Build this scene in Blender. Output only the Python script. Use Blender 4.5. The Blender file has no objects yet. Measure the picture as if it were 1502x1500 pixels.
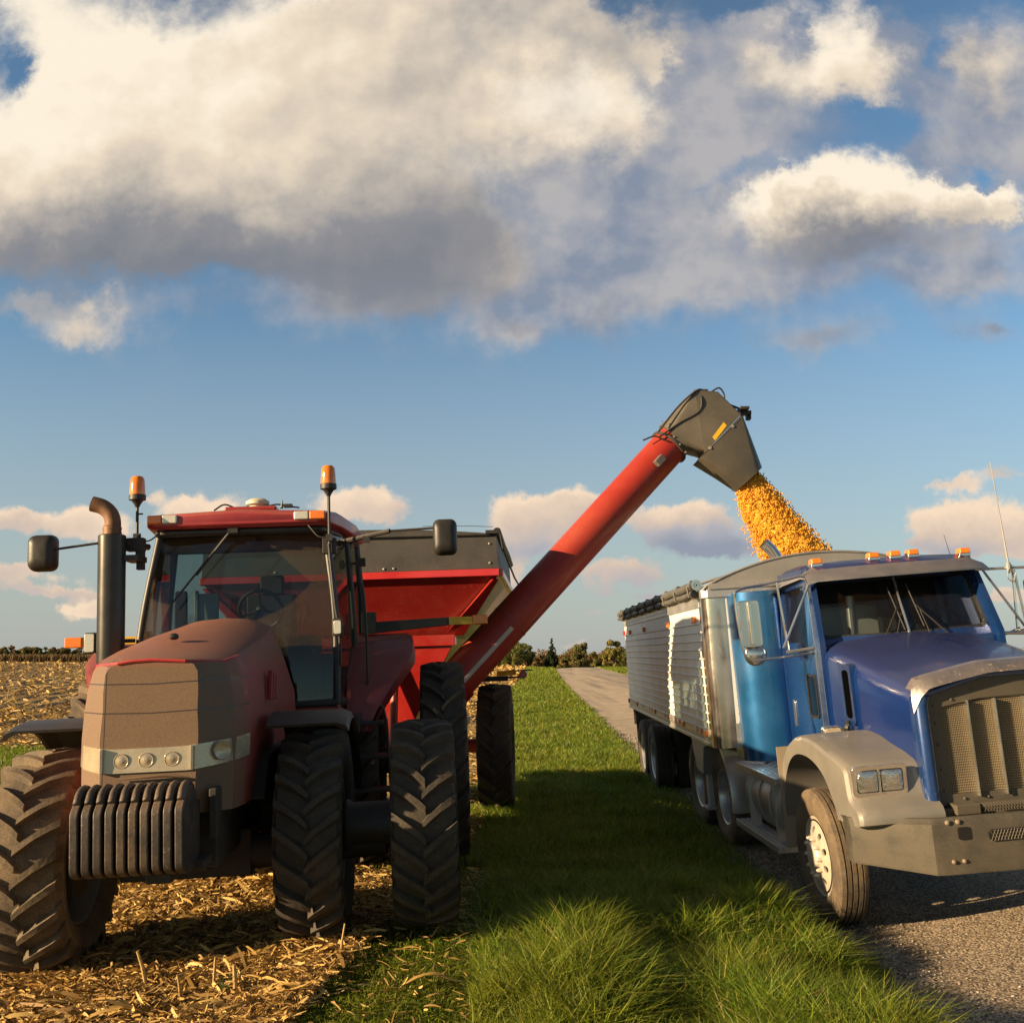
import bpy, bmesh, math, random
import numpy as np
from mathutils import Matrix, Vector
random.seed(7); rng = np.random.default_rng(7)
R = math.radians; PI = math.pi
sc = bpy.context.scene; COL = sc.collection

# ---------------------------------------------------------------- camera
cam = bpy.data.objects.new('camera', bpy.data.cameras.new('camera')); COL.objects.link(cam)
cam.location = (0, 0, 2.1); cam.rotation_euler = (R(90) + math.atan(208/1450), 0, 0)
cam.data.sensor_width = 36; cam.data.lens = 36*1450/1502; cam.data.clip_end = 6000; cam.data.clip_start = .1
sc.camera = cam

# ---------------------------------------------------------------- light
SUN_AZ = R(-112); SUN_EL = R(13.3)          # clockwise from +Y
sv = Vector((math.sin(SUN_AZ)*math.cos(SUN_EL), math.cos(SUN_AZ)*math.cos(SUN_EL), math.sin(SUN_EL)))
sl = bpy.data.lights.new('sun', 'SUN'); sl.energy = 5.0; sl.angle = R(.55); sl.color = (1, .73, .42)
so = bpy.data.objects.new('sun', sl); COL.objects.link(so); so.rotation_euler = sv.to_track_quat('Z', 'Y').to_euler()
sc.view_settings.view_transform = 'Standard'; sc.view_settings.look = 'None'
sc.view_settings.gamma = 1; sc.view_settings.use_curve_mapping = False
sc.cycles.diffuse_bounces = 6; sc.cycles.max_bounces = 12; sc.cycles.transparent_max_bounces = 12
sc.view_settings.exposure = 1.15

world = bpy.data.worlds.new('World'); sc.world = world; world.use_nodes = True
SKY_STRENGTH = .08

class NT:
    """small helper to write node trees"""
    def __init__(s, tree): s.t = tree; s.n = tree.nodes; s.l = tree.links
    def inp(s, sock, v):
        if v is None: return
        if isinstance(v, bpy.types.NodeSocket): s.l.new(v, sock)
        elif isinstance(v, (int, float)) and sock.type in ('RGBA',): sock.default_value = (v, v, v, 1)
        elif isinstance(v, (tuple, list)) and sock.type == 'RGBA': sock.default_value = tuple(v)[:3] + (1,)
        elif isinstance(v, (int, float)) and sock.type == 'VECTOR': sock.default_value = (v, v, v)
        else: sock.default_value = v
    def m(s, op, a, b=None, c=None, clamp=False):
        n = s.n.new('ShaderNodeMath'); n.operation = op; n.use_clamp = clamp
        for i, v in enumerate((a, b, c)): s.inp(n.inputs[i], v)
        return n.outputs[0]
    def v(s, op, a, b=None, out=0):
        n = s.n.new('ShaderNodeVectorMath'); n.operation = op
        s.inp(n.inputs[0], a)
        if op == 'SCALE': s.inp(n.inputs['Scale'], b)
        else: s.inp(n.inputs[1], b)
        return n.outputs[out]
    def mix(s, f, a, b, kind='MIX'):
        n = s.n.new('ShaderNodeMix'); n.data_type = 'RGBA'; n.blend_type = kind
        s.inp(n.inputs[0], f); s.inp(n.inputs[6], a); s.inp(n.inputs[7], b); return n.outputs[2]
    def rng(s, x, a, b, lo=0., hi=1., smooth=False):
        n = s.n.new('ShaderNodeMapRange'); n.interpolation_type = 'SMOOTHSTEP' if smooth else 'LINEAR'
        for i, v in enumerate((x, a, b, lo, hi)): s.inp(n.inputs[i], v)
        return n.outputs[0]
    def noise(s, vec, scale, detail=4, rough=.5, dist=0, out=0):
        n = s.n.new('ShaderNodeTexNoise'); s.inp(n.inputs['Vector'], vec)
        n.inputs['Scale'].default_value = scale; n.inputs['Detail'].default_value = detail
        n.inputs['Roughness'].default_value = rough; n.inputs['Distortion'].default_value = dist
        return n.outputs[out]
    def vor(s, vec, scale, feature='F1', out=0, rnd=1.):
        n = s.n.new('ShaderNodeTexVoronoi'); n.feature = feature; s.inp(n.inputs['Vector'], vec)
        n.inputs['Scale'].default_value = scale; n.inputs['Randomness'].default_value = rnd
        return n.outputs[out]
    def sep(s, v):
        n = s.n.new('ShaderNodeSeparateXYZ'); s.inp(n.inputs[0], v); return n.outputs
    def comb(s, x, y, z):
        n = s.n.new('ShaderNodeCombineXYZ')
        for i, q in enumerate((x, y, z)): s.inp(n.inputs[i], q)
        return n.outputs[0]
    def ramp(s, f, stops):
        n = s.n.new('ShaderNodeValToRGB'); s.inp(n.inputs[0], f); e = n.color_ramp.elements
        while len(e) < len(stops): e.new(.5)
        for i, (p, c) in enumerate(stops): e[i].position = p; e[i].color = tuple(c) + (1,)
        return n.outputs[0]
    def coord(s, which='Object'):
        n = s.n.new('ShaderNodeTexCoord'); return n.outputs[which]
    def geo(s, which):
        n = s.n.new('ShaderNodeNewGeometry'); return n.outputs[which]
    def bump(s, h, strength=.3, dist=.01):
        n = s.n.new('ShaderNodeBump'); s.inp(n.inputs['Height'], h)
        n.inputs['Strength'].default_value = strength; n.inputs['Distance'].default_value = dist; return n.outputs[0]
    def bsdf(s, **k):
        n = s.n.new('ShaderNodeBsdfPrincipled')
        for a, b in k.items(): s.inp(n.inputs[a.replace('_', ' ')], b)
        return n.outputs[0]
# ---------------------------------------------------------------- sky with clouds (placed by direction)
w = NT(world.node_tree); w.n.clear()
sky = w.n.new('ShaderNodeTexSky'); sky.sky_type = 'NISHITA'; sky.sun_disc = False
sky.sun_elevation = SUN_EL; sky.sun_rotation = SUN_AZ; sky.air_density = 1.0; sky.dust_density = .6; sky.ozone_density = 1.6
d = w.coord('Generated'); dx, dy, dz = w.sep(d)
yy = w.m('MAXIMUM', dy, .08)
U = w.m('DIVIDE', dx, yy); V = w.m('DIVIDE', dz, yy)
P0 = w.comb(U, V, 0)
wn1 = w.noise(P0, 3.2, 5, .55, 0, 1); wn2 = w.noise(P0, 13, 6, .68, 0, 1)
P = w.v('ADD', P0, w.v('SCALE', w.v('SUBTRACT', wn1, (.5, .5, .5)), w.rng(V, .1, .5, .07, .20)))
P = w.v('ADD', P, w.v('SCALE', w.v('SUBTRACT', wn2, (.5, .5, .5)), w.rng(V, .1, .5, .045, .10)))
SKY_GAIN = (1.32, 1.62, 1.75)
# u, v, radius u, radius v, weight, brightness, top-to-bottom gradient
CLOUDS = [(-0.559, 0.738, 0.091, 0.0661, 1.0, 0.9, 0.05), (-0.447, 0.624, 0.171, 0.1204, 1.2, 1.0, 0.05), (-0.246, 0.616, 0.178, 0.1361, 1.2, 0.84, 0.1), (-0.038, 0.665, 0.15, 0.0892, 1.05, 0.58, 0.15),
 (-0.506, 0.506, 0.124, 0.0855, 1.1, 0.9, 0.3), (-0.308, 0.498, 0.168, 0.0853, 1.1, 0.74, 0.3), (-0.14, 0.514, 0.125, 0.0935, 1.05, 0.62, 0.3), (-0.479, 0.421, 0.145, 0.0608, 1.0, 0.4, 0.3),
 (-0.304, 0.41, 0.188, 0.0455, 1.0, 0.27, 0.3), (-0.138, 0.429, 0.138, 0.0609, 0.95, 0.3, 0.25), (-0.108, 0.357, 0.115, 0.0448, 0.75, 0.42, 0.25), (-0.03, 0.399, 0.072, 0.0566, 0.8, 0.62, 0.25),
 (-0.066, 0.475, 0.066, 0.0463, 0.8, 0.38, 0.2), (0.055, 0.577, 0.103, 0.0792, 1.25, 0.88, 0.4), (0.082, 0.681, 0.127, 0.0489, 0.8, 0.62, 0.2), (-0.448, 0.335, 0.044, 0.0238, 0.9, 0.75, 0.3),
 (-0.51, 0.357, 0.057, 0.0149, 0.55, 0.6, 0.1), (0.152, 0.649, 0.03, 0.0323, 0.7, 0.85, 0.2), (0.365, 0.649, 0.082, 0.0969, 1.1, 0.94, 0.25), (0.514, 0.64, 0.075, 0.0806, 0.75, 0.75, 0.2),
 (0.268, 0.64, 0.045, 0.0483, 0.5, 0.7, 0.1), (0.364, 0.487, 0.135, 0.0526, 1.25, 1.0, 0.5), (0.276, 0.467, 0.066, 0.0385, 0.8, 0.75, 0.4), (0.466, 0.483, 0.058, 0.0309, 0.8, 0.8, 0.3),
 (0.35, 0.418, 0.137, 0.0342, 0.75, 0.22, 0.2), (0.543, 0.487, 0.051, 0.0294, 1.1, 0.95, 0.35), (0.328, 0.32, 0.061, 0.0163, 0.62, 0.22, 0), (0.5, 0.328, 0.036, 0.0178, 0.62, 0.22, 0),
 (-0.004, 0.322, 0.027, 0.0148, 0.6, 0.25, 0), (0.1, 0.357, 0.023, 0.0344, 0.6, 0.28, 0), (0.013, 0.14, 0.073, 0.0316, 1.1, 0.8, 0.4), (0.069, 0.154, 0.042, 0.0198, 0.85, 0.8, 0.3),
 (-0.001, 0.108, 0.055, 0.0139, 0.6, 0.45, 0.2), (0.173, 0.143, 0.077, 0.0267, 1.0, 0.72, 0.4), (0.2, 0.112, 0.08, 0.0209, 0.85, 0.22, 0.1), (0.278, 0.133, 0.042, 0.0239, 0.75, 0.4, 0.1),
 (-0.315, 0.152, 0.056, 0.0198, 1.0, 0.86, 0.3), (-0.418, 0.133, 0.046, 0.0196, 0.95, 0.8, 0.3), (-0.494, 0.129, 0.046, 0.0196, 1.0, 0.78, 0.3), (-0.144, 0.149, 0.052, 0.024, 1.0, 0.74, 0.3),
 (-0.378, 0.17, 0.024, 0.0071, 0.6, 0.6, 0.1), (0.106, 0.077, 0.062, 0.0207, 0.95, 0.66, 0.35), (-0.004, 0.084, 0.023, 0.0194, 0.75, 0.7, 0.2), (0.137, 0.053, 0.076, 0.0082, 0.6, 0.5, 0.1),
 (-0.505, 0.077, 0.055, 0.0152, 0.8, 0.66, 0.2), (-0.427, 0.046, 0.032, 0.0082, 0.75, 0.7, 0.1), (-0.462, 0.06, 0.076, 0.0062, 0.6, 0.4, 0.1), (0.054, 0.012, 0.075, 0.0054, 0.5, 0.6, 0.1),
 (0.458, 0.133, 0.073, 0.0295, 1.1, 0.86, 0.35), (0.443, 0.108, 0.062, 0.0125, 0.8, 0.5, 0.2), (0.45, 0.17, 0.038, 0.0078, 0.65, 0.7, 0.1), (0.52, 0.112, 0.035, 0.0237, 0.85, 0.7, 0.2),
 (0.508, 0.053, 0.041, 0.0137, 0.75, 0.7, 0.1), (-0.207, 0.067, 0.041, 0.0083, 0.5, 0.6, 0.1), (0.507, 0.179, 0.035, 0.0071, 0.6, 0.55, 0), (0.075, 0.039, 0.034, 0.0068, 0.6, 0.6, 0),
 (-0.131, 0.039, 0.041, 0.0068, 0.6, 0.6, 0)]
VEIL = [(.47, .66, .16, .07, .8), (.30, .68, .12, .05, .6), (.52, .56, .10, .08, .6), (0.154, 0.561, 0.17, 0.1736, 0.95), (0.31, 0.414, 0.188, 0.072, 1.0), (-0.073, 0.376, 0.201, 0.0901, 0.9), (0.493, 0.553, 0.147, 0.1496, 0.95), (0.266, 0.608, 0.096, 0.0959, 0.7), (0.087, 0.452, 0.138, 0.1073, 0.8), (0.18, 0.399, 0.087, 0.0453, 0.4), (-0.359, 0.354, 0.186, 0.0298, 0.45), (0.461, 0.399, 0.115, 0.0453, 0.7), (0.32, 0.316, 0.079, 0.0236, 0.55), (0.492, 0.324, 0.057, 0.0252, 0.55), (-0.004, 0.32, 0.043, 0.0192, 0.5), (0.096, 0.354, 0.036, 0.0448, 0.5)]
HOLES = [(0.24, 0.71, 0.045, 0.0246, 0.6), (0.413, 0.58, 0.055, 0.0222, 0.75), (0.469, 0.665, 0.016, 0.0446, 0.7), (0.227, 0.521, 0.051, 0.0219, 0.7), (0.505, 0.518, 0.044, 0.0172, 0.6), (-0.556, 0.63, 0.026, 0.030, 0.62), (0.292, 0.701, 0.038, 0.0246, 0.5), (0.517, 0.525, 0.044, 0.0188, 0.4)]
acc = None; accb = None
for (u, v, ru, rv, wt, br, gr) in CLOUDS:
    q = w.v('MULTIPLY', w.v('SUBTRACT', P, (u, v, 0)), (1/ru, 1/rv, 0))
    r2 = w.v('DOT_PRODUCT', q, q, out=1)
    e = w.m('MULTIPLY', w.m('EXPONENT', w.m('MULTIPLY', r2, -1.35)), wt)
    qy = w.v('DOT_PRODUCT', q, (-.15*gr, gr*.7, 0), out=1)
    b = w.m('MULTIPLY', e, w.m('ADD', qy, br))
    acc = e if acc is None else w.m('ADD', acc, e); accb = b if accb is None else w.m('ADD', accb, b)
bright = w.m('DIVIDE', accb, w.m('MAXIMUM', acc, .02))
hol = None
for (u, v, ru, rv, wt) in HOLES:
    q = w.v('MULTIPLY', w.v('SUBTRACT', P, (u, v, 0)), (1/ru, 1/rv, 0)); e = w.m('MULTIPLY', w.m('EXPONENT', w.m('MULTIPLY', w.v('DOT_PRODUCT', q, q, out=1), -1.3)), wt)
    hol = e if hol is None else w.m('ADD', hol, e)
acc = w.m('SUBTRACT', w.m('MINIMUM', acc, 1.15), hol)
n0 = w.noise(P0, 2.6, 3, .5); n1 = w.noise(P0, 6, 7, .55); n1b = w.noise(w.v('ADD', P0, (-.014, .018, 0)), 6, 7, .55)
n2 = w.noise(P0, 24, 6, .65); nn = w.m('ADD', w.m('MULTIPLY', w.m('SUBTRACT', n1, .5), .95), w.m('ADD', w.m('MULTIPLY', w.m('SUBTRACT', n0, .5), .8), w.m('MULTIPLY', w.m('SUBTRACT', n2, .5), w.rng(V, .1, .4, .95, .30))))
dens = w.m('ADD', w.m('ADD', acc, nn), w.rng(V, .22, .12, 0, .06))
soft = w.m('ADD', w.rng(V, .08, .40, .24, .62), w.m('MULTIPLY', w.rng(V, .15, .35), w.rng(n0, .40, .60, -.22, .5)))
alpha = w.rng(dens, w.rng(V, .15, .4, .36, .22), w.m('ADD', .42, soft), 0, 1, True)
relief = w.m('MULTIPLY', w.m('SUBTRACT', n1, n1b), w.rng(V, .1, .45, 1.5, .55))
edge = w.rng(dens, .4, 1.0, .12, -.02)
thin = w.rng(dens, .85, .35, 0, .16)
bb = w.m('ADD', w.m('ADD', bright, relief), w.m('SUBTRACT', edge, w.m('MULTIPLY', thin, w.rng(V, .2, .4))))
bb = w.m('ADD', w.m('MULTIPLY', w.m('SUBTRACT', bb, .6), w.rng(V, .15, .4, 1.15, 1.55)), w.m('ADD', .55, w.m('MULTIPLY', w.m('SUBTRACT', n0, .5), 1.0)), clamp=True)
lowc = w.ramp(bb, [(0, (.27, .30, .37)), (.35, (.41, .40, .43)), (.65, (.62, .49, .40)), (1, (.86, .66, .48))])
higc = w.ramp(bb, [(0, (.19, .20, .23)), (.28, (.26, .255, .265)), (.6, (.50, .44, .375)), (.85, (.78, .66, .51)), (1, (.92, .81, .65))])
cc = w.mix(w.rng(V, .15, .42), lowc, higc)
skyc = w.v('MULTIPLY', sky.outputs[0], SKY_GAIN)
hz = w.rng(V, .0, .36, .85, .0)
skyc = w.mix(hz, skyc, (.39/SKY_STRENGTH, .40/SKY_STRENGTH, .395/SKY_STRENGTH))
added_cover = w.m('MULTIPLY', w.rng(w.noise(d, 2.2, 5, .6), .30, .55, .25, 1), w.m('MAXIMUM', w.rng(dz, .50, .72, 0, .9, True), w.m('MULTIPLY', w.rng(dy, .15, -.25, 0, .8, True), w.rng(dz, .05, .25))))   # unseen dull cloud added overhead and behind to cut the ambient light
skyc = w.mix(added_cover, skyc, (.10/SKY_STRENGTH, .10/SKY_STRENGTH, .105/SKY_STRENGTH))
veil = None
for (u, v, ru, rv, wt) in VEIL:
    q = w.v('MULTIPLY', w.v('SUBTRACT', P, (u, v, 0)), (1/ru, 1/rv, 0)); e = w.m('MULTIPLY', w.m('EXPONENT', w.m('MULTIPLY', w.v('DOT_PRODUCT', q, q, out=1), -1.4)), wt)
    veil = e if veil is None else w.m('ADD', veil, e)
veil = w.m('SUBTRACT', w.m('ADD', w.m('MINIMUM', veil, 1.1), w.m('ADD', w.m('MULTIPLY', w.m('SUBTRACT', n1, .5), .9), w.m('MULTIPLY', w.m('SUBTRACT', n0, .5), .7))), w.m('MULTIPLY', hol, .8))
veilc = w.mix(w.rng(w.m('ADD', n1, w.m('MULTIPLY', relief, 1.2)), .38, .62), (.235/SKY_STRENGTH, .265/SKY_STRENGTH, .335/SKY_STRENGTH), (.46/SKY_STRENGTH, .43/SKY_STRENGTH, .42/SKY_STRENGTH))
skyc = w.mix(w.rng(veil, .18, .95, 0, .86, True), skyc, veilc)
tot = w.v('SCALE', w.mix(w.m('MULTIPLY', alpha, .97), skyc, w.v('SCALE', cc, 1/SKY_STRENGTH)), .50)
bg = w.n.new('ShaderNodeBackground'); w.inp(bg.inputs[0], tot); bg.inputs[1].default_value = SKY_STRENGTH
wo = w.n.new('ShaderNodeOutputWorld'); w.l.new(bg.outputs[0], wo.inputs[0])
# ---------------------------------------------------------------- materials
MATS = {}
def mat(name, base, rough=.5, metal=0., dust=0., up=0., speck=0., dustc=(.27, .19, .115), var=.12, nscale=3., bump=0., bscale=60., coat=0., extra=None, spec=.5):
    """painted / metal / rubber surface with settled dust: dust = overall, up = on faces turned up, speck = fine splashes"""
    if name in MATS: return MATS[name]
    m = bpy.data.materials.new(name); m.use_nodes = True; t = NT(m.node_tree); t.n.clear(); MATS[name] = m
    c = t.coord(); big = t.noise(c, nscale, 4, .6); fine = t.noise(c, 90, 3, .7)
    col = t.mix(t.rng(big, .3, .7), tuple(x*(1-var) for x in base), tuple(min(1, x*(1+var)) for x in base))
    f = t.m('ADD', dust, t.m('MULTIPLY', t.rng(big, .35, .7, -.5, .5), dust))
    if up:
        wn = t.n.new('ShaderNodeVectorTransform'); wn.vector_type = 'NORMAL'; wn.convert_from = 'WORLD'; wn.convert_to = 'OBJECT'
        t.l.new(t.geo('Normal'), wn.inputs[0]); nz = t.sep(wn.outputs[0])[2]
        f = t.m('ADD', f, t.m('MULTIPLY', t.rng(nz, .2, .95), up))
    f = t.m('MULTIPLY', f, t.rng(fine, .3, .6, .55, 1.25))
    if speck:
        sp = t.m('MULTIPLY', t.rng(t.noise(c, 45, 2, .6), .62, .70), t.rng(t.noise(c, 5, 2), .4, .6, .2, 1))
        f = t.m('ADD', f, t.m('MULTIPLY', sp, speck))
    f = t.m('MINIMUM', t.m('MAXIMUM', f, 0.), 1.)
    if extra: f, col = extra(t, c, f, col)
    if speck: col = t.mix(t.m('MULTIPLY', t.rng(t.noise(c, 2.3, 5, .7), .52, .66), (.45 if 'rubber' in name or 'weight' in name else .12) if dust else 0.), col, tuple(x*.8 for x in dustc))
    col = t.mix(f, col, t.mix(fine, tuple(x*.7 for x in dustc), tuple(x*1.3 for x in dustc)))
    k = dict(Base_Color=col, Roughness=t.m('ADD', t.m('MULTIPLY', f, .85-rough), t.m('ADD', rough-.04, t.m('MULTIPLY', big, .08))),
             Metallic=t.m('MULTIPLY', t.m('SUBTRACT', 1., f), metal))
    b = t.bsdf(**k); n = b.node; n.inputs['Specular IOR Level'].default_value = spec
    if coat: t.inp(n.inputs['Coat Weight'], t.m('MULTIPLY', t.m('SUBTRACT', 1., f), coat)); n.inputs['Coat Roughness'].default_value = .08
    if bump: t.l.new(t.bump(t.noise(c, bscale, 4, .6), bump, .01), n.inputs['Normal'])
    o = t.n.new('ShaderNodeOutputMaterial'); t.l.new(b, o.inputs[0]); return m

def glassmat(name, tint=(.75, .85, .85), dark=.0, dirt=.08, mask=None, rough=.02, refl=1.):
    m = bpy.data.materials.new(name); m.use_nodes = True; t = NT(m.node_tree); t.n.clear(); MATS[name] = m
    tr = t.n.new('ShaderNodeBsdfTransparent'); t.inp(tr.inputs[0], tint)
    gl = t.n.new('ShaderNodeBsdfGlossy'); gl.inputs['Roughness'].default_value = rough
    fr = t.n.new('ShaderNodeFresnel'); fr.inputs[0].default_value = 1.5
    ms = t.n.new('ShaderNodeMixShader'); t.l.new(t.m('ADD', t.m('MULTIPLY', fr.outputs[0], refl), .02), ms.inputs[0]); t.l.new(tr.outputs[0], ms.inputs[1]); t.l.new(gl.outputs[0], ms.inputs[2])
    c = t.coord(); f = t.m('MULTIPLY', t.rng(t.noise(c, 130, 2, .7), .42, .62), t.rng(t.noise(c, 4, 3), .3, .7, .6, 1.2))
    f = t.m('MULTIPLY', f, dirt) if mask is None else t.m('MULTIPLY', t.m('ADD', t.m('MULTIPLY', f, .40), .14), mask(t, c, dirt))
    df = t.n.new('ShaderNodeBsdfDiffuse'); t.inp(df.inputs[0], (.15, .105, .07))
    m2 = t.n.new('ShaderNodeMixShader'); t.l.new(f, m2.inputs[0]); t.l.new(ms.outputs[0], m2.inputs[1]); t.l.new(df.outputs[0], m2.inputs[2])
    o = t.n.new('ShaderNodeOutputMaterial'); t.l.new(m2.outputs[0], o.inputs[0]); return m

def island(name, stops, rough=.7, trans=0., spec=.3, noise=None, tcol=None):
    """one colour per loose piece (blade, leaf, kernel)"""
    m = bpy.data.materials.new(name); m.use_nodes = True; t = NT(m.node_tree); t.n.clear(); MATS[name] = m
    col = t.ramp(t.geo('Random Per Island'), stops)
    if noise:
        f = t.rng(t.noise(t.geo('Position'), noise[0], 3), .35, .65); col = t.mix(t.m('MULTIPLY', f, noise[2]), col, noise[1])
    b = t.bsdf(Base_Color=col, Roughness=rough); b.node.inputs['Specular IOR Level'].default_value = spec
    o = t.n.new('ShaderNodeOutputMaterial')
    if trans:
        tl = t.n.new('ShaderNodeBsdfTranslucent'); t.inp(tl.inputs[0], tcol or col); ms = t.n.new('ShaderNodeMixShader'); ms.inputs[0].default_value = trans
        t.l.new(b, ms.inputs[1]); t.l.new(tl.outputs[0], ms.inputs[2]); t.l.new(ms.outputs[0], o.inputs[0])
    else: t.l.new(b, o.inputs[0])
    return m

# ---------------------------------------------------------------- mesh building
def rot(axis, a):
    return np.array(Matrix.Rotation(a, 3, axis))
class M:
    def __init__(s): s.v = []; s.f = []
    def squash(s, z0, k): s.v = [(x, y, z if z < z0 else z0+(z-z0)*k) for x, y, z in s.v]; return s
    def add(s, vs, fs):
        b = len(s.v); s.v += [tuple(map(float, p)) for p in vs]; s.f += [tuple(b+i for i in f) for f in fs]; return s
    def box(s, a, b, rotm=None, at=None):
        (x0, y0, z0), (x1, y1, z1) = a, b
        p = np.array([(x0,y0,z0),(x1,y0,z0),(x1,y1,z0),(x0,y1,z0),(x0,y0,z1),(x1,y0,z1),(x1,y1,z1),(x0,y1,z1)], float)
        if rotm is not None:
            c = p.mean(0) if at is None else np.array(at); p = (p-c) @ np.asarray(rotm).T + c
        return s.add(p, [(0,3,2,1),(4,5,6,7),(0,1,5,4),(1,2,6,5),(2,3,7,6),(3,0,4,7)])
    def prism(s, poly, ax, lo, hi):
        """poly of 2d points in the plane normal to ax ('x': (y,z), 'y': (x,z), 'z': (x,y)), extruded lo..hi"""
        n = len(poly); g = {'x': lambda p, h: (h, p[0], p[1]), 'y': lambda p, h: (p[0], h, p[1]), 'z': lambda p, h: (p[0], p[1], h)}[ax]
        vs = [g(p, lo) for p in poly] + [g(p, hi) for p in poly]
        return s.add(vs, [tuple(range(n))[::-1], tuple(range(n, 2*n))] + [(i, (i+1) % n, n+(i+1) % n, n+i) for i in range(n)])
    def loft(s, rings, closed=True, caps=(True, True)):
        n = len(rings[0]); vs = [p for r in rings for p in r]; fs = []
        for k in range(len(rings)-1):
            for i in range(n if closed else n-1):
                j = (i+1) % n; fs.append((k*n+i, k*n+j, (k+1)*n+j, (k+1)*n+i))
        if caps[0]: fs.append(tuple(range(n))[::-1])
        if caps[1]: fs.append(tuple((len(rings)-1)*n+i for i in range(n)))
        return s.add(vs, fs)
    def tube(s, path, r, n=10, caps=True):
        P = [np.array(p, float) for p in path]; rs = r if hasattr(r, '__len__') else [r]*len(P); rings = []; up = None
        for i, p in enumerate(P):
            t = (P[min(i+1, len(P)-1)] - P[max(i-1, 0)]); t /= np.linalg.norm(t) + 1e-9
            if up is None: up = np.array([0, 0, 1.]) if abs(t[2]) < .9 else np.array([1., 0, 0])
            a = np.cross(t, up); a /= np.linalg.norm(a) + 1e-9; up = np.cross(a, t)
            rings.append([p + rs[i]*(math.cos(2*PI*k/n)*a + math.sin(2*PI*k/n)*up) for k in range(n)])
        return s.loft(rings, True, (caps, caps))
    def lathe(s, prof, ax='x', c=(0, 0, 0), n=48, closed=False):
        """prof: (h, r) along the axis ax through c"""
        rings = []
        for h, r in prof:
            ring = []
            for k in range(n):
                a = 2*PI*k/n; u, v = r*math.cos(a), r*math.sin(a)
                p = {'x': (h, u, v), 'y': (u, h, v), 'z': (u, v, h)}[ax]; ring.append((p[0]+c[0], p[1]+c[1], p[2]+c[2]))
            rings.append(ring)
        if closed: rings.append(rings[0])
        return s.loft(rings, True, (False, False))
    def cyl(s, a, b, r, n=16): return s.tube([a, b], r, n)
    def ball(s, c, r, n=12):
        r = r if hasattr(r, '__len__') else (r, r, r); rings = []
        for i in range(1, n//2+2):
            th = PI*i/(n//2+2); rings.append([(c[0]+r[0]*math.sin(th)*math.cos(2*PI*k/n), c[1]+r[1]*math.sin(th)*math.sin(2*PI*k/n), c[2]+r[2]*math.cos(th)) for k in range(n)])
        return s.loft(rings)
    def bolts(s, pts, r=.012, d=(0, -1, 0), h=.012):
        d = np.array(d, float)
        for p in pts: s.tube([np.array(p), np.array(p)+d*h*.7, np.array(p)+d*h], [r, r*.9, r*.4], 8)
        return s
def resample(outer, c, angs):
    """points where rays from c hit the closed polygon outer"""
    out = []
    for a in angs:
        dx, dy = math.cos(a), math.sin(a); best = None
        for i in range(len(outer)):
            (x1, y1), (x2, y2) = outer[i], outer[(i+1) % len(outer)]; ex, ey = x2-x1, y2-y1
            den = dx*ey - dy*ex
            if abs(den) < 1e-12: continue
            t = ((x1-c[0])*ey - (y1-c[1])*ex)/den; u = ((x1-c[0])*dy - (y1-c[1])*dx)/den
            if t > 0 and -1e-6 <= u <= 1+1e-6 and (best is None or t > best): best = t
        out.append((c[0]+dx*best, c[1]+dy*best))
    return out
def roundrect(x0, y0, x1, y1, r, k=4):
    out = []
    for cx, cy, a0 in ((x1-r, y1-r, 0), (x0+r, y1-r, 90), (x0+r, y0+r, 180), (x1-r, y0+r, 270)):
        for i in range(k+1): a = R(a0+90*i/k); out.append((cx+r*math.cos(a), cy+r*math.sin(a)))
    return out
def roundpoly(pts, r, k=3):
    out = []; n = len(pts)
    for i in range(n):
        p = np.array(pts[i], float); a = np.array(pts[i-1], float)-p; b = np.array(pts[(i+1) % n], float)-p
        la, lb = np.linalg.norm(a), np.linalg.norm(b); q = min(r, la*.45, lb*.45); a /= la; b /= lb
        for j in range(k+1):
            t = j/k; out.append(tuple((1-t)**2*(p+a*q) + 2*t*(1-t)*p + t*t*(p+b*q)))
    return out
def ringplate(m, outer, inner, fn, th):
    """plate with an opening: outer / inner 2d polygons, fn(x, y, d) gives the 3d point at depth d"""
    c = (sum(p[0] for p in inner)/len(inner), sum(p[1] for p in inner)/len(inner))
    an = sorted([math.atan2(p[1]-c[1], p[0]-c[0]) for p in list(inner)+list(outer)])
    an = [a for i, a in enumerate(an) if i == 0 or a-an[i-1] > 1e-4]
    I = resample(inner, c, an); O = resample(outer, c, an); n = len(an); vs = []
    for d in (0, th): vs += [fn(x, y, d) for x, y in O] + [fn(x, y, d) for x, y in I]
    fs = []
    for i in range(n):
        j = (i+1) % n
        fs += [(i, j, n+j, n+i), (2*n+i, 3*n+i, 3*n+j, 2*n+j), (i, 2*n+i, 2*n+j, j), (n+i, n+j, 3*n+j, 3*n+i)]
    return m.add(vs, fs)
def spline(pts, k=6):
    P = [np.array(p, float) for p in pts]; P = [2*P[0]-P[1]] + P + [2*P[-1]-P[-2]]; out = []
    for i in range(1, len(P)-2):
        for j in range(k):
            t = j/k; a, b, c, e = P[i-1:i+3]
            out.append(.5*((2*b) + (-a+c)*t + (2*a-5*b+4*c-e)*t*t + (-a+3*b-3*c+e)*t**3))
    out.append(P[-2]); return out
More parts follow.
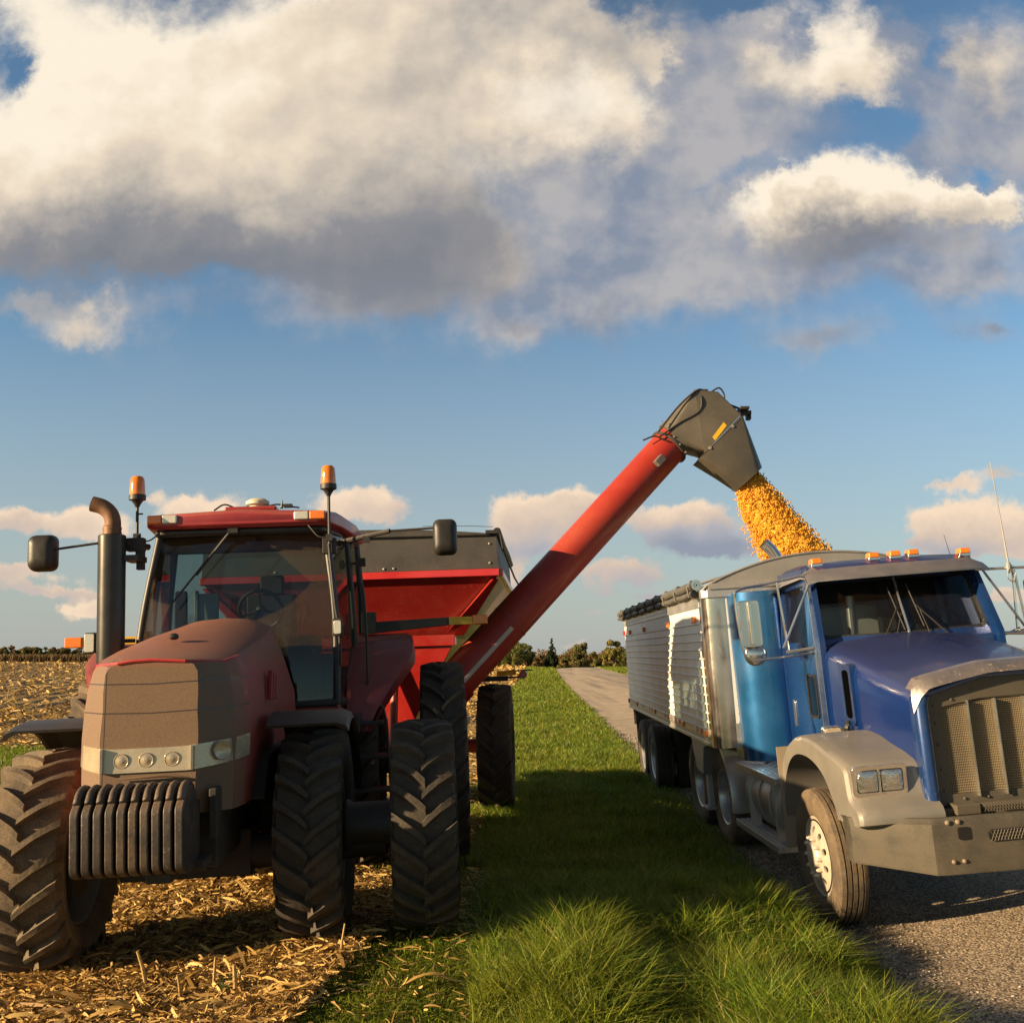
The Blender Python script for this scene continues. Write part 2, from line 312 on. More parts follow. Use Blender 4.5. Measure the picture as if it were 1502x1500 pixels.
def obj(name, m, material, parent=None, bevel=0., smooth=35, seg=2, loc=None):
    me = bpy.data.meshes.new(name)
    if isinstance(m, M): me.from_pydata(m.v, [], m.f)
    else: me = m
    bm = bmesh.new(); bm.from_mesh(me); bmesh.ops.recalc_face_normals(bm, faces=bm.faces); bm.to_mesh(me); bm.free()
    for mm in (material if isinstance(material, (list, tuple)) else [material]): me.materials.append(mm)
    o = bpy.data.objects.new(name, me); COL.objects.link(o)
    if parent is not None: o.parent = parent
    if loc is not None: o.location = loc
    if smooth:
        me.polygons.foreach_set('use_smooth', [True]*len(me.polygons))
        if not bevel: me.set_sharp_from_angle(angle=R(smooth))
    if bevel:
        b = o.modifiers.new('bevel', 'BEVEL'); b.width = bevel; b.segments = seg; b.limit_method = 'ANGLE'; b.angle_limit = R(35); b.use_clamp_overlap = True
        b.harden_normals = True
    return o
def bulk(name, verts, faces, material, kind=None, smooth=False):
    """large numpy mesh; faces (n,3) or (n,4)"""
    me = bpy.data.meshes.new(name); verts = np.asarray(verts, np.float32); faces = np.asarray(faces, np.int32); k = faces.shape[1]
    me.vertices.add(len(verts)); me.vertices.foreach_set('co', verts.ravel())
    me.loops.add(faces.size); me.loops.foreach_set('vertex_index', faces.ravel())
    me.polygons.add(len(faces)); me.polygons.foreach_set('loop_start', np.arange(0, faces.size, k, dtype=np.int32))
    try: me.polygons.foreach_set('loop_total', np.full(len(faces), k, np.int32))
    except Exception: pass
    me.update(calc_edges=True)
    if smooth: me.polygons.foreach_set('use_smooth', [True]*len(me.polygons))
    me.materials.append(material)
    o = bpy.data.objects.new(name, me); COL.objects.link(o)
    if kind: o['kind'] = kind
    return o
def thing(name, label, cat, loc=(0, 0, 0), th=0., roll=0., group=None):
    o = bpy.data.objects.new(name, None); COL.objects.link(o); o['label'] = label; o['category'] = cat
    if group: o['group'] = group
    c, s = math.cos(th), math.sin(th); A = Matrix(((c, -s, 0), (s, c, 0), (0, 0, 1)))
    c, s = math.cos(roll), math.sin(roll); B = Matrix(((c, 0, -s), (0, 1, 0), (s, 0, c)))
    o.matrix_world = Matrix.Translation(loc) @ (A @ B).to_4x4(); o.empty_display_size = .1
    return o
def tag(o, label, cat=None, group=None, kind=None):
    if label: o['label'] = label
    if cat: o['category'] = cat
    if group: o['group'] = group
    if kind: o['kind'] = kind
    return o
def clone(o, parent, loc=None, rotz=None):
    c = o.copy(); COL.objects.link(c); c.parent = parent
    if loc is not None: c.location = loc
    if rotz is not None: c.rotation_euler[2] = rotz
    for ch in list(o.children): clone(ch, c)
    return c

# ---------------------------------------------------------------- shared materials
rubber = mat('rubber', (.024, .022, .020), .8, dust=.28, speck=.45, dustc=(.13, .092, .055), nscale=6, bump=.6, bscale=16)
rubber_dusty = mat('rubber_dusty', (.03, .028, .026), .8, dust=.66, speck=.2, dustc=(.17, .12, .07), nscale=5, bump=.6, bscale=16)
black = mat('black_plastic', (.015, .015, .015), .45, dust=.07, up=.08, dustc=(.15, .11, .07), bump=.1)
black_metal = mat('black_metal', (.018, .018, .019), .5, dust=.10, up=.15, dustc=(.17, .12, .08), bump=.15)
chassis = mat('chassis', (.02, .019, .018), .7, dust=.15, dustc=(.12, .085, .055))
red = mat('red_paint', (.30, .010, .010), .32, dust=.08, up=.18, speck=.25, dustc=(.28, .18, .12), coat=.5)
chrome = mat('chrome', (.72, .70, .66), .14, 1., dust=.07, up=.1, dustc=(.35, .27, .18), bump=.02, bscale=8)
alum = mat('aluminium', (.62, .61, .59), .33, .9, dust=.14, up=.15, dustc=(.34, .27, .2), bump=.04, bscale=20)
steel = mat('dull_steel', (.42, .42, .41), .45, .8, dust=.2, dustc=(.3, .22, .15))
amber = mat('amber_plastic', (.85, .20, .012), .25, dust=.06, dustc=(.5, .25, .1), coat=.6)
amber_bright = amber
lampglass = mat('lamp_glass', (.72, .68, .58), .12, .35, dust=.12, dustc=(.45, .36, .24), coat=.8, bump=.15, bscale=30)
yellow = mat('yellow_reflector', (.72, .42, .01), .35, dust=.1)
red_lens = mat('red_lens', (.45, .02, .015), .25, dust=.1, coat=.5)
white_paint = mat('white_paint', (.72, .71, .68), .38, dust=.08, dustc=(.5, .4, .28), speck=.1)
dark = mat('dark_interior', (.025, .027, .03), .8, dust=.0)
bolt = mat('bolt_steel', (.55, .5, .42), .35, .8, dust=.2)
# ---------------------------------------------------------------- terrain
def sstep(x, a, b):
    t = np.clip((np.asarray(x, float)-a)/(b-a), 0, 1); return t*t*(3-2*t)
def road_l(y): return np.interp(y, [-20, 5, 12, 23, 40, 70, 140, 260], [2.2, 2.22, 2.36, 2.62, 2.98, 3.62, 5.9, 11])
def road_r(y): return road_l(y) + 6.0
def verge_l(y): return np.interp(y, [-20, 5, 7.5, 12, 20, 55, 70, 130, 260], [-1.9, -1.55, -1.15, -.6, -.35, -.1, .5, 1.9, 5])
def G(x, y):
    x = np.asarray(x, float); y = np.asarray(y, float)
    z = np.where(x < -.3, np.clip((x+.3), -7, 0)*.045, 0.) + .02
    near = 1-sstep(y, 30, 80)
    rd = np.clip(x-road_l(y), 0, 3.0)*.065 + .0
    z = z*(1-sstep(y, 60, 200)) + rd
    z = z + .10*sstep(y, 25, 60)*(1-sstep(x-road_l(y), -3.2, -.4))*(x > -30)*sstep(x, -30, -8)    # field lies a little higher than the road
    z = z + .14*np.exp(-((x+.6)/1.3)**2)*np.exp(-((y-6.6)/2.4)**2) + .05*np.exp(-((x+3.)/1.6)**2)*np.exp(-((y-6.8)/2.4)**2)   # low rise along the field edge
    right = sstep(x, -80, -20)
    z = z - right*sstep(y, 135, 230)*5.5                                                              # the road tips over a rise
    return z
def grid(xs, ys, fn, name, material, kind):
    X, Y = np.meshgrid(xs, ys); Z = fn(X, Y); v = np.stack([X, Y, Z], -1).reshape(-1, 3); nx, ny = len(xs), len(ys)
    i = (np.arange(ny-1)[:, None]*nx + np.arange(nx-1)[None, :]).ravel(); f = np.stack([i, i+1, i+1+nx, i+nx], -1)
    return bulk(name, v, f, material, kind, True)
def graded(a, b, fine, coarse, lo, hi):
    xs = list(np.arange(lo, hi, fine)); s = fine
    x = hi
    while x < b: xs.append(x); s = min(s*1.18, coarse); x += s
    xs.append(b); x = lo; s = fine; pre = []
    while True:
        s = min(s*1.18, coarse); x -= s
        if x < a: break
        pre.append(x)
    return np.array([a] + pre[::-1] + xs)
def gmat(name, fn):
    m = bpy.data.materials.new(name); m.use_nodes = True; t = NT(m.node_tree); t.n.clear(); MATS[name] = m
    col, rough, nrm = fn(t, t.geo('Position')); b = t.bsdf(Base_Color=col, Roughness=rough); b.node.inputs['Specular IOR Level'].default_value = .2
    if nrm: t.l.new(nrm, b.node.inputs['Normal'])
    o = t.n.new('ShaderNodeOutputMaterial'); t.l.new(b, o.inputs[0]); return m
def _ground(t, p):
    n = t.noise(p, .6, 5, .6); f = t.noise(p, 9, 4, .6)
    return t.mix(t.rng(n, .35, .65), t.mix(f, (.05, .08, .01), (.11, .15, .02)), t.mix(f, (.05, .045, .015), (.09, .09, .02))), .95, t.bump(f, .5, .05)
def _field(t, p):
    a = R(11.5); x, y, z = t.sep(p)
    u = t.m('ADD', t.m('MULTIPLY', x, math.cos(a)), t.m('MULTIPLY', y, math.sin(a)))
    row = t.m('SINE', t.m('ADD', t.m('MULTIPLY', u, 2*PI/1.52), t.m('MULTIPLY', t.noise(p, .8, 3), 3.0)))
    n = t.noise(p, 5, 6, .7); n2 = t.noise(p, .35, 3); v = t.vor(p, 9)
    straw = t.mix(t.rng(n, .35, .65), (.18, .115, .045), (.52, .37, .16))
    soil = t.mix(n, (.035, .024, .014), (.08, .055, .03))
    k = t.rng(t.m('ADD', t.m('MULTIPLY', row, .34), t.m('ADD', n, t.m('MULTIPLY', n2, .3))), .48, .78)
    return t.mix(k, soil, straw), .9, t.bump(t.m('ADD', t.m('MULTIPLY', row, .6), t.m('ADD', t.m('MULTIPLY', n, 1.2), v)), .9, .10)
def _road(t, p):
    v = t.vor(p, 62); vc = t.vor(p, 62, out=1); n = t.noise(p, 1.3, 4, .6); f = t.noise(p, 160, 2, .7)
    vb = t.vor(p, 24, out=1)
    st = t.ramp(t.sep(vc)[0], [(0, (.24, .18, .12)), (.3, (.50, .385, .26)), (.7, (.70, .54, .375)), (1, (.84, .68, .49))])
    st = t.mix(t.m('MULTIPLY', t.rng(v, .35, .75), .8), st, (.03, .027, .024))
    patch = t.rng(n, .35, .7, .84, 1.15)
    x, y, z = t.sep(p)
    tr = t.m('MULTIPLY', t.rng(t.noise(t.comb(t.m('MULTIPLY', x, 1.1), t.m('MULTIPLY', y, .035), 0), 1.5, 3), .5, .68), t.rng(y, 20, 60, 0, .45))
    col = t.v('SCALE', st, patch)
    far = t.rng(y, 14, 40); col = t.mix(far, col, t.v('SCALE', t.mix(t.noise(p, 5, 4), (.40, .32, .23), (.55, .44, .32)), patch))
    dirt = t.m('MULTIPLY', t.m('MULTIPLY', t.rng(x, 2.3, 3.5, 1, 0), t.rng(y, 10, 18, 1, 0)), t.rng(t.noise(p, 4, 4, .65), .42, .60))
    col = t.mix(t.m('MULTIPLY', dirt, .75), col, t.mix(f, (.10, .065, .035), (.24, .17, .10)))
    st2 = t.m('MULTIPLY', t.rng(t.noise(p, 3.5, 3, .6), .60, .68), t.rng(y, 10, 30, .35, .2)); col = t.mix(st2, col, (.07, .06, .05))
    col = t.mix(tr, col, (.06, .055, .055))
    return col, .9, t.bump(t.m('ADD', t.m('MULTIPLY', v, -1.), t.m('MULTIPLY', f, .3)), .45, .010)
m_ground = gmat('grassy_soil', _ground); m_field = gmat('corn_field_soil', _field); m_road = gmat('chip_road', _road)
grid(graded(-1800, 1800, .5, 80, -14, 10), graded(-40, 3000, .5, 80, -2, 40), lambda X, Y: G(X, Y)-.03, 'ground', m_ground, 'structure')
# field sheets: along the verge's left edge
def field_z(X, Y):
    a = R(11.5); u = X*math.cos(a)+Y*math.sin(a)
    n = np.sin(X*3.1+np.sin(Y*2.3)*1.4)*np.sin(Y*3.7+np.sin(X*1.9)*1.1)
    far = .10*sstep(Y, 30, 60)
    return G(X, Y) + .012 + (.022+far*.8)*(np.sin(u*2*PI/1.52)*.5+.5) + .012*n
ys = graded(-40, 1200, .12, 60, 4, 60)
X0 = np.concatenate([-graded(0, 600, .12, 25, 0, 14)[::-1]])
XX = X0[None, :] + verge_l(ys)[:, None]; YY = np.repeat(ys[:, None], len(X0), 1)
ZZ = field_z(XX, YY); ZZ[:, -1] -= .06
# green patch in the field edge left of the tractor keeps to the ground sheet
nx, ny = len(X0), len(ys); ii = (np.arange(ny-1)[:, None]*nx + np.arange(nx-1)[None, :]).ravel()
bulk('field', np.stack([XX, YY, ZZ], -1).reshape(-1, 3), np.stack([ii, ii+1, ii+1+nx, ii+nx], -1), m_field, 'structure', True)
ys = graded(-40, 300, .5, 6, 0, 40); X0 = np.linspace(0, 6, 25)
XX = road_l(ys)[:, None]-.12 + X0[None, :]*1.03; YY = np.repeat(ys[:, None], len(X0), 1); ZZ = G(XX, YY) + .012
ZZ[:, 0] -= .03; nx, ny = len(X0), len(ys); ii = (np.arange(ny-1)[:, None]*nx + np.arange(nx-1)[None, :]).ravel()
bulk('road', np.stack([XX, YY, ZZ], -1).reshape(-1, 3), np.stack([ii, ii+1, ii+1+nx, ii+nx], -1), m_road, 'structure', True)
# ---------------------------------------------------------------- wheels
def tyre_mesh(Rr, w, rim, nl, lug_h=.05, sweep=.27, n=72):
    m = M(); h = w/2; rb = Rr-lug_h
    prof = [(-h*.70, rim-.01), (-h*.80, rim+.01), (-h*.97, rim+(Rr-rim)*.28), (-h*1.0, rim+(Rr-rim)*.5), (-h*.95, Rr-.13), (-h*.86, rb-.025), (-h*.5, rb-.004), (0, rb)]
    prof += [(-a, b) for a, b in prof[::-1][1:]]
    m.lathe(prof, n=n)
    for s in (-1, 1):
        for k in range(nl):
            p0 = 2*PI*k/nl + (PI/nl if s > 0 else 0) + random.gauss(0, .006); rings = []; wear = random.uniform(-.006, .003)
            for t, wid, rt, rbt in ((0., .042, Rr, rb-.02), (.18, .050, Rr+.002, rb-.02), (.5, .050, Rr, rb-.02), (.82, .056, Rr-.012, rb-.04), (1.0, .064, Rr-.03, rb-.06), (1.12, .066, Rr-.085, Rr-.16)):
                x = s*(-.012 + min(t, 1.02)*(h*1.0)); ph = p0 + sweep*(t**.85)
                r_ = []
                for dd, rr in ((-1.35+random.gauss(0, .05), rbt), (-.8+random.gauss(0, .06), rt+wear+random.gauss(0, .0015)), (.8+random.gauss(0, .06), rt+wear+random.gauss(0, .0015)), (1.35, rbt)):
                    a = ph + dd*wid/2/Rr*1.15; r_.append((x, -math.cos(a)*rr, math.sin(a)*rr))
                rings.append(r_)
            m.loft(rings)
    return m
def rim_mesh(rim, w, dish=.0, hub=.16):
    m = M(); h = w/2*.72
    m.lathe([(h, rim+.015), (h*.97, rim-.01), (h*.6, rim-.035), (0, rim-.06), (-h*.6, rim-.035), (-h*.97, rim-.01), (-h, rim+.015), (-h, rim-.015), (-h*.55, rim-.055), (0, rim-.08), (h*.55, rim-.055), (h, rim-.015)], closed=True, n=56)
    m.lathe([(dish, rim-.075), (dish+.01, rim*.7), (dish+.04, rim*.45), (dish+.05, hub), (dish+.05, .01), (dish+.03, .01), (dish+.03, hub), (dish+.02, rim*.45), (dish-.01, rim*.7), (dish-.02, rim-.075)], n=40)
    return m
def hub_mesh(x0, x1, r):
    m = M(); m.lathe([(x0, .01), (x0, r), (x1, r), (x1+.02, r*.7), (x1+.02, .01)], n=28)
    for k in range(10): a = 2*PI*k/10; m.tube([(x1-.01, math.cos(a)*r*.82, math.sin(a)*r*.82), (x1+.035, math.cos(a)*r*.82, math.sin(a)*r*.82)], .014, 6)
    return m
rim_paint = mat('wheel_rim_paint', (.22, .22, .23), .5, .4, dust=.35, dustc=(.2, .15, .1))
_me = {}
def ag_wheel(key, Rr, w, rim, nl, parent, loc, side, tyremat, lug_h=.05, sweep=.27, spin=0., rimmat=None):
    if key not in _me:
        _me[key] = (rim_mesh(rim, w), tyre_mesh(Rr, w, rim, nl, lug_h, sweep), hub_mesh(-.06, .1, rim*.42))
        wh = obj('wheel', _me[key][0], rimmat or rim_paint, parent, smooth=40)
        ty = obj('tyre', _me[key][1], tyremat, wh, smooth=30); hb = obj('hub', _me[key][2], chassis, wh, smooth=40)
        _me[key] = wh
    else:
        src = _me[key]; wh = src.copy(); COL.objects.link(wh); wh.parent = parent
        for ch in list(src.children):
            c = ch.copy(); COL.objects.link(c); c.parent = wh
            if ch.name.startswith('tyre') and c.data.materials[0] != tyremat:
                c.data = c.data.copy(); c.data.materials[0] = tyremat
    wh.location = loc; wh.rotation_euler = (spin, 0, 0)
    wh.scale = (side, 1, 1)
    return wh

# ---------------------------------------------------------------- tractor
T = thing('tractor', 'dusty red tractor with dual wheels, front weights and two amber beacons, facing the camera', 'tractor',
          (-2.27, 7.34, -.045), R(4.6), .043)
FR = .715
for x, sd in ((-.93, -1), (.90, 1), (1.68, 1)):
    ag_wheel('front' if x > 0 else 'front_left', FR if x > 0 else .745, .46 if x > 0 else .54, .46, 23, T, (x, 0, .805+.042*x), sd, rubber_dusty if x < 0 else rubber, .052, .25, .06 if x < 0 else x)
for x, sd in ((-1.03, -1), (1.0, 1), (1.86, 1)):
    ag_wheel('rear', 1.0, .46, .62, 24, T, (x, 3.05, .985), sd, rubber_dusty if x < 0 else rubber, .055, .25, .3+x)
_w = ag_wheel('rear', 1.0, .46, .62, 24, T, (-1.5, 3.05, .985), -1, rubber_dusty, spin=.7)
# chassis
m = M(); m.box((-.26, -.6, .72), (.26, 3.6, 1.02)); m.box((-.38, -.9, .80), (.38, 1.3, 1.30)); m.box((-.24, .9, .55), (.24, 3.4, 1.35))
m.tube([(-1.45, 0, .76), (-.35, 0, .72), (.35, 0, .72), (1.4, 0, .76)], .12, 12); m.box((-.45, -.12, .58), (.45, .2, .9))
m.tube([(-1.6, 3.05, 1.0), (2.0, 3.05, 1.0)], .13, 14); m.box((-.5, 2.6, .8), (.5, 3.6, 1.5))
for s in (-1, 1): m.tube([(s*.3, .35, .85), (s*.85, .3, .8)], .035, 8); m.box((s*.8-.05, -.14, .5), (s*.8+.05, .14, 1.05))
obj('chassis', m, chassis, T, bevel=.012)
m = M(); m.lathe([(1.08, .02), (1.08, .17), (1.12, .19), (1.16, .165), (1.50, .165), (1.54, .19), (1.56, .17), (1.56, .02)], n=30, c=(0, 0, .86)); obj('axle_spacer', m, black_metal, T)
# front weights: ten cast plates in a row
wp = roundpoly([(-1.45, .90), (-1.36, .86), (-1.10, .86), (-1.02, .95), (-1.02, 1.25), (-1.10, 1.25), (-1.12, 1.31), (-1.24, 1.36), (-1.36, 1.34), (-1.40, 1.29), (-1.46, 1.25)], .05, 3)
weight = mat('cast_weight', (.028, .026, .026), .42, dust=.10, up=.25, speck=.5, dustc=(.24, .16, .10), bump=.35, bscale=25)
for k in range(10):
    m = M(); x = -.335 + k*.0655; m.prism(wp, 'x', x, x+.048)
    hk = [(x+.024, -1.41, 1.29), (x+.024, -1.36, 1.345), (x+.024, -1.27, 1.365), (x+.024, -1.15, 1.33)]
    m.tube(spline(hk, 3), .024, 8)
    obj('weight_plate', m, weight, T, bevel=.016, seg=3)
m = M(); m.box((-.33, -1.15, .84), (.36, -.95, .9)); m.box((.05, -1.3, .80), (.2, -1.0, .86)); m.box((.36, -1.05, 1.0), (.41, -.9, 1.3)); obj('weight_bracket', m, chassis, T, bevel=.01)
# hood
def hood_sec(y, wb, wm, wt, zt, zb, crown, lean=0.):
    """half arch right side to left side"""
    pts = [(wb, zb), (wb+(wm-wb)*.6, zb+(1.62-zb)*.6), (wm, 1.62), (wm-.01, 1.80), ((wm+wt)/2, 1.62+(zt-1.62)*.62), (wt, zt-.07), (wt-.025, zt-.025), (wt-.08, zt-.004), (wt*.45, zt+crown*.8), (0, zt+crown)]
    pts = pts + [(-a, b) for a, b in pts[::-1][1:]]
    cx = -.01
    return [(cx+a, y + lean*(b-1.5), b) for a, b in pts]
rings = [hood_sec(-1.03, .28, .30, .285, 2.095, 1.16, .012, .10), hood_sec(-.80, .47, .485, .43, 2.115, 1.14, .03, .07), hood_sec(-.55, .50, .53, .475, 2.145, 1.13, .045, .04),
         hood_sec(-.1, .50, .54, .49, 2.21, 1.12, .06), hood_sec(.5, .49, .54, .49, 2.29, 1.12, .07), hood_sec(1.0, .48, .535, .45, 2.355, 1.15, .07), hood_sec(1.3, .50, .55, .43, 2.385, 1.15, .065), hood_sec(1.48, .53, .57, .38, 2.36, 1.15, .05)]
def hood_extra(t, c, f, col):
    x, y, z = t.sep(c)
    zz = t.m('ADD', z, t.m('MULTIPLY', t.m('ABSOLUTE', x), -.03))
    ln = None
    for h in (1.955, 1.775):
        q = t.m('LESS_THAN', t.m('ABSOLUTE', t.m('SUBTRACT', zz, h)), .0042); ln = q if ln is None else t.m('MAXIMUM', ln, q)
    ln = t.m('MULTIPLY', ln, t.m('LESS_THAN', y, -.45))
    q = t.m('MULTIPLY', t.m('LESS_THAN', t.m('ABSOLUTE', t.m('ADD', x, .285)), .0035), t.m('LESS_THAN', y, -.7)); ln = t.m('MAXIMUM', ln, q)
    # front cap caked with dust, top settled dust, sides cleaner
    front = t.rng(y, -.45, -.62, 0, 1); wv = t.noise(c, 5, 3)
    side = t.rng(t.m('ADD', z, t.m('MULTIPLY', wv, .1)), 2.05, 2.2, .52, .92)
    k = t.m('MAXIMUM', t.m('MULTIPLY', front, t.rng(wv, .3, .7, .97, 1.1)), side)
    sp = t.rng(t.noise(c, 150, 2, .7), .40, .6, .55, 1.08)
    f2 = t.m('MINIMUM', t.m('MULTIPLY', k, sp), 1.)
    col = t.mix(t.m('MULTIPLY', t.m('LESS_THAN', y, -.78), t.rng(z, 2.09, 2.05, 0, 1)), col, (.045, .026, .016))   # perforated screen under the dust
    col = t.mix(ln, col, (.02, .01, .008)); f2 = t.m('MULTIPLY', f2, t.m('SUBTRACT', 1., t.m('MULTIPLY', ln, .85)))
    return f2, col
hoodm = mat('dusty_hood', (.34, .016, .016), .35, dust=.3, dustc=(.175, .108, .064), coat=.2, extra=hood_extra, bump=.12, bscale=150)
m = M(); m.loft(rings, closed=False, caps=(False, False)); fr = rings[0]; m.add(fr, [tuple(range(len(fr)))])
hood = obj('hood', m, hoodm, T, smooth=22)
m = M(); pth = [np.array(r[5]) for r in rings[:4]]; pthl = [np.array(r[-6]) for r in rings[:4]]
def off(p, dx=0, dz=0, dy=0): return (p[0]+dx, p[1]+dy, p[2]+dz)
lipm = mat('hood_lip_red', (.42, .02, .03), .4, dust=.12, dustc=(.4, .2, .12))
a = [off(rings[2][-7], 0, -.008), off(rings[1][-7], 0, -.008), off(rings[0][-8], 0, 0, -.004), off(rings[0][-9], 0, -.002, -.005), off(rings[0][9], 0, 0, -.005), off(rings[0][7], 0, 0, -.004), off(rings[1][6], 0, -.008), off(rings[2][6], 0, -.008)]
m.tube(a, .011, 6); obj('hood_trim', m, lipm, T)
m = M(); m.ball((-.03, -.35, 2.265), (.035, .045, .025), 10); obj('hood_latch', m, black, T)
# headlight band wraps around the nose
def band(zlo, zhi, o, xr):
    out = []
    for t in np.linspace(-1, 1, 19):
        s = abs(t); sg = 1 if t > 0 else -1
        if s < .56: x = t/.56*.29; y = -1.035
        elif s < .85: k = (s-.56)/.29; x = sg*(.29+k*.19); y = -1.035+k*.235
        else: k = (s-.85)/.15; x = sg*(.48+k*.045); y = -.80+k*.25
        n = np.array([x*.35 if s > .5 else 0, -1.]); n[0] = sg*.65 if s > .56 else 0; n[1] = -.75 if s > .56 else -1
        zl, zh = zlo + .035*max(0, s-.5)*2, zhi + .05*max(0, s-.4)
        out.append([(x-.01+n[0]*o, y+n[1]*o, zl), (x-.01+n[0]*o, y+n[1]*o + .012, zh)])
    return out
bnd = band(1.42, 1.565, .018, 0); rows = [[p[0], p[1], (p[1][0]*.96, p[1][1]+.03, p[1][2]), (p[0][0]*.96, p[0][1]+.03, p[0][2])] for p in bnd]
lampback = mat('lamp_reflector', (.46, .38, .27), .2, .35, dust=.10, dustc=(.45, .36, .22), bump=.25, bscale=12, coat=.35, nscale=5, var=.15)
m = M(); m.loft(rows); hl = obj('headlight_band', m, lampback, T, smooth=25)
for i, x in enumerate((-.17, -.02, .135)):
    m = M(); m.lathe([(-1.060, .002), (-1.061, .012), (-1.058, .018), (-1.0555, .04), (-1.058, .043), (-1.055, .046), (-1.045, .046)], 'y', c=(x, .004, 1.492), n=28); obj('headlight', m, lampback, T)
m = M(); m.lathe([(-.5, .004), (-.5, .03), (-.51, .055), (-.5, .06)], 'y', n=28); o = obj('headlight', m, lampback, T); o.location = (.40+.10, -.47, 1.52); o.rotation_euler = (0, 0, R(38)); o.location = (.385-.315+.04, -.925+.39+.0, 1.52)
for x in (-.285, .262): m = M(); m.box((x-.008, -1.072, 1.42), (x+.008, -1.04, 1.57)); obj('headlight_divider', m, chrome, T, bevel=.003)
# little ridge under the lamps, side vents
m = M(); m.tube([(-.18, -1.065, 1.385), (.1, -1.085, 1.40), (.25, -1.065, 1.375)], [.004, .013, .004], 8); obj('nose_ridge', m, hoodm, T)
m = M()
for k in range(3): m.prism([(.12+k*.10, 1.78), (.17+k*.10, 1.78), (.22+k*.10, 2.0-k*.02), (.17+k*.10, 2.0-k*.02)], 'x', .535, .566)
obj('side_vent', m, mat('vent_red', (.30, .01, .01), .4, dust=.05), T, bevel=.008)
m = M(); m.prism(roundpoly([(-.35, 1.12), (1.5, 1.12), (1.5, 1.38), (.9, 1.42), (-.1, 1.40)], .05), 'x', -.6, .58); m.box((-.62, .5, .75), (-.38, 1.5, 1.3)); m.box((.38, .7, .6), (.72, 2.2, 1.12))
obj('engine_block', m, chassis, T, bevel=.02)
# exhaust stack
m = M(); ex, ey = -1.035, 1.5; mufm = mat('exhaust_shroud', (.045, .043, .042), .30, .7, dust=.06, dustc=(.2, .16, .1))
m.lathe([(1.55, .02), (1.55, .115), (3.225, .118), (3.235, .105), (3.235, .02)], 'z', (ex, ey, 0), 36)
st = obj('exhaust', m, mufm, T, smooth=40)
rusty = mat('rusty_pipe', (.10, .06, .04), .5, .7, dust=.5, dustc=(.28, .14, .07), nscale=9)
m = M(); m.lathe([(3.22, .078), (3.25, .082), (3.27, .076), (3.29, .082), (3.31, .076), (3.32, .07)], 'z', (ex, ey, 0), 24)
pp = spline([(ex, ey, 3.26), (ex+.005, ey, 3.35), (ex-.02, ey, 3.43), (ex-.085, ey, 3.49), (ex-.175, ey-.01, 3.52)], 5)
m.tube(pp, .069, 20, caps=False); m.tube(pp, .060, 20, caps=False); obj('exhaust_elbow', m, rusty, st, smooth=50)
for z in (2.2, 3.0): m = M(); m.box((ex+.1, ey-.03, z), (-.80, ey+.25, z+.05)); obj('exhaust_bracket', m, black_metal, T)
# ------------------------------------------------ cab
gl_front = None
def wipe(t, c, dirt):
    x, y, z = t.sep(c)
    ux = t.m('SUBTRACT', x, -.02); uz = t.m('SUBTRACT', z, 3.27)
    r = t.m('SQRT', t.m('ADD', t.m('MULTIPLY', ux, ux), t.m('MULTIPLY', uz, uz)))
    wob = t.m('MULTIPLY', t.m('SUBTRACT', t.noise(c, 9, 3), .5), .03)
    inn = t.m('MULTIPLY', t.rng(t.m('ADD', r, wob), .84, .86, 1, 0), t.rng(r, .19, .20, 0, 1))
    # right limit of the swept sector runs 45 degrees down
    inn = t.m('MULTIPLY', inn, t.rng(t.m('ADD', t.m('ADD', ux, t.m('MULTIPLY', uz, 1.05)), wob), .16, .175, 1, 0))
    low = t.rng(z, 2.3, 2.0, .0, .8)
    return t.m('MULTIPLY', t.m('MAXIMUM', t.m('SUBTRACT', 1., inn), .06), t.m('SUBTRACT', t.m('MULTIPLY', .9, dirt), low), clamp=True)
g_wind = glassmat('dusty_windscreen', (.50, .60, .60), dirt=1., mask=wipe)
g_side = glassmat('tinted_side_glass', (.34, .40, .38), dirt=.2)
cf = dict(x=.84, y=1.86); 
P_ = {  # corner posts bottom / top: (x, y, z)
 'fr0': (.90, 1.70, 1.66), 'fr1': (.80, 1.90, 3.27), 'fl0': (-.90, 1.70, 1.66), 'fl1': (-.72, 1.90, 3.27),
 'br0': (1.02, 3.35, 1.66), 'br1': (.98, 3.30, 3.27), 'bl0': (-1.02, 3.35, 1.66), 'bl1': (-.94, 3.30, 3.27),
 'mr0': (.99, 2.60, 1.66), 'mr1': (.93, 2.60, 3.27), 'ml0': (-.99, 2.60, 1.66), 'ml1': (-.88, 2.60, 3.27)}
m = M()
for k in ('fr', 'fl', 'br', 'bl', 'mr', 'ml'):
    a, b = P_[k+'0'], P_[k+'1']; r = .038 if k[0] != 'm' else .028
    mid = tuple((a[i]+b[i])/2 + (.035*(1 if k[1] == 'r' else -1) if i == 0 else 0) for i in range(3))
    m.tube(spline([a, mid, b], 5), r, 8)
for a, b in (('fr1', 'fl1'), ('br1', 'bl1'), ('fr1', 'br1'), ('fl1', 'bl1')): m.tube([P_[a], P_[b]], .04, 8)
for a, b in (('fr0', 'fl0'), ('br0', 'bl0'), ('fr0', 'br0'), ('fl0', 'bl0')): m.tube([P_[a], P_[b]], .05, 8)
obj('cab_frame', m, black, T, smooth=50)
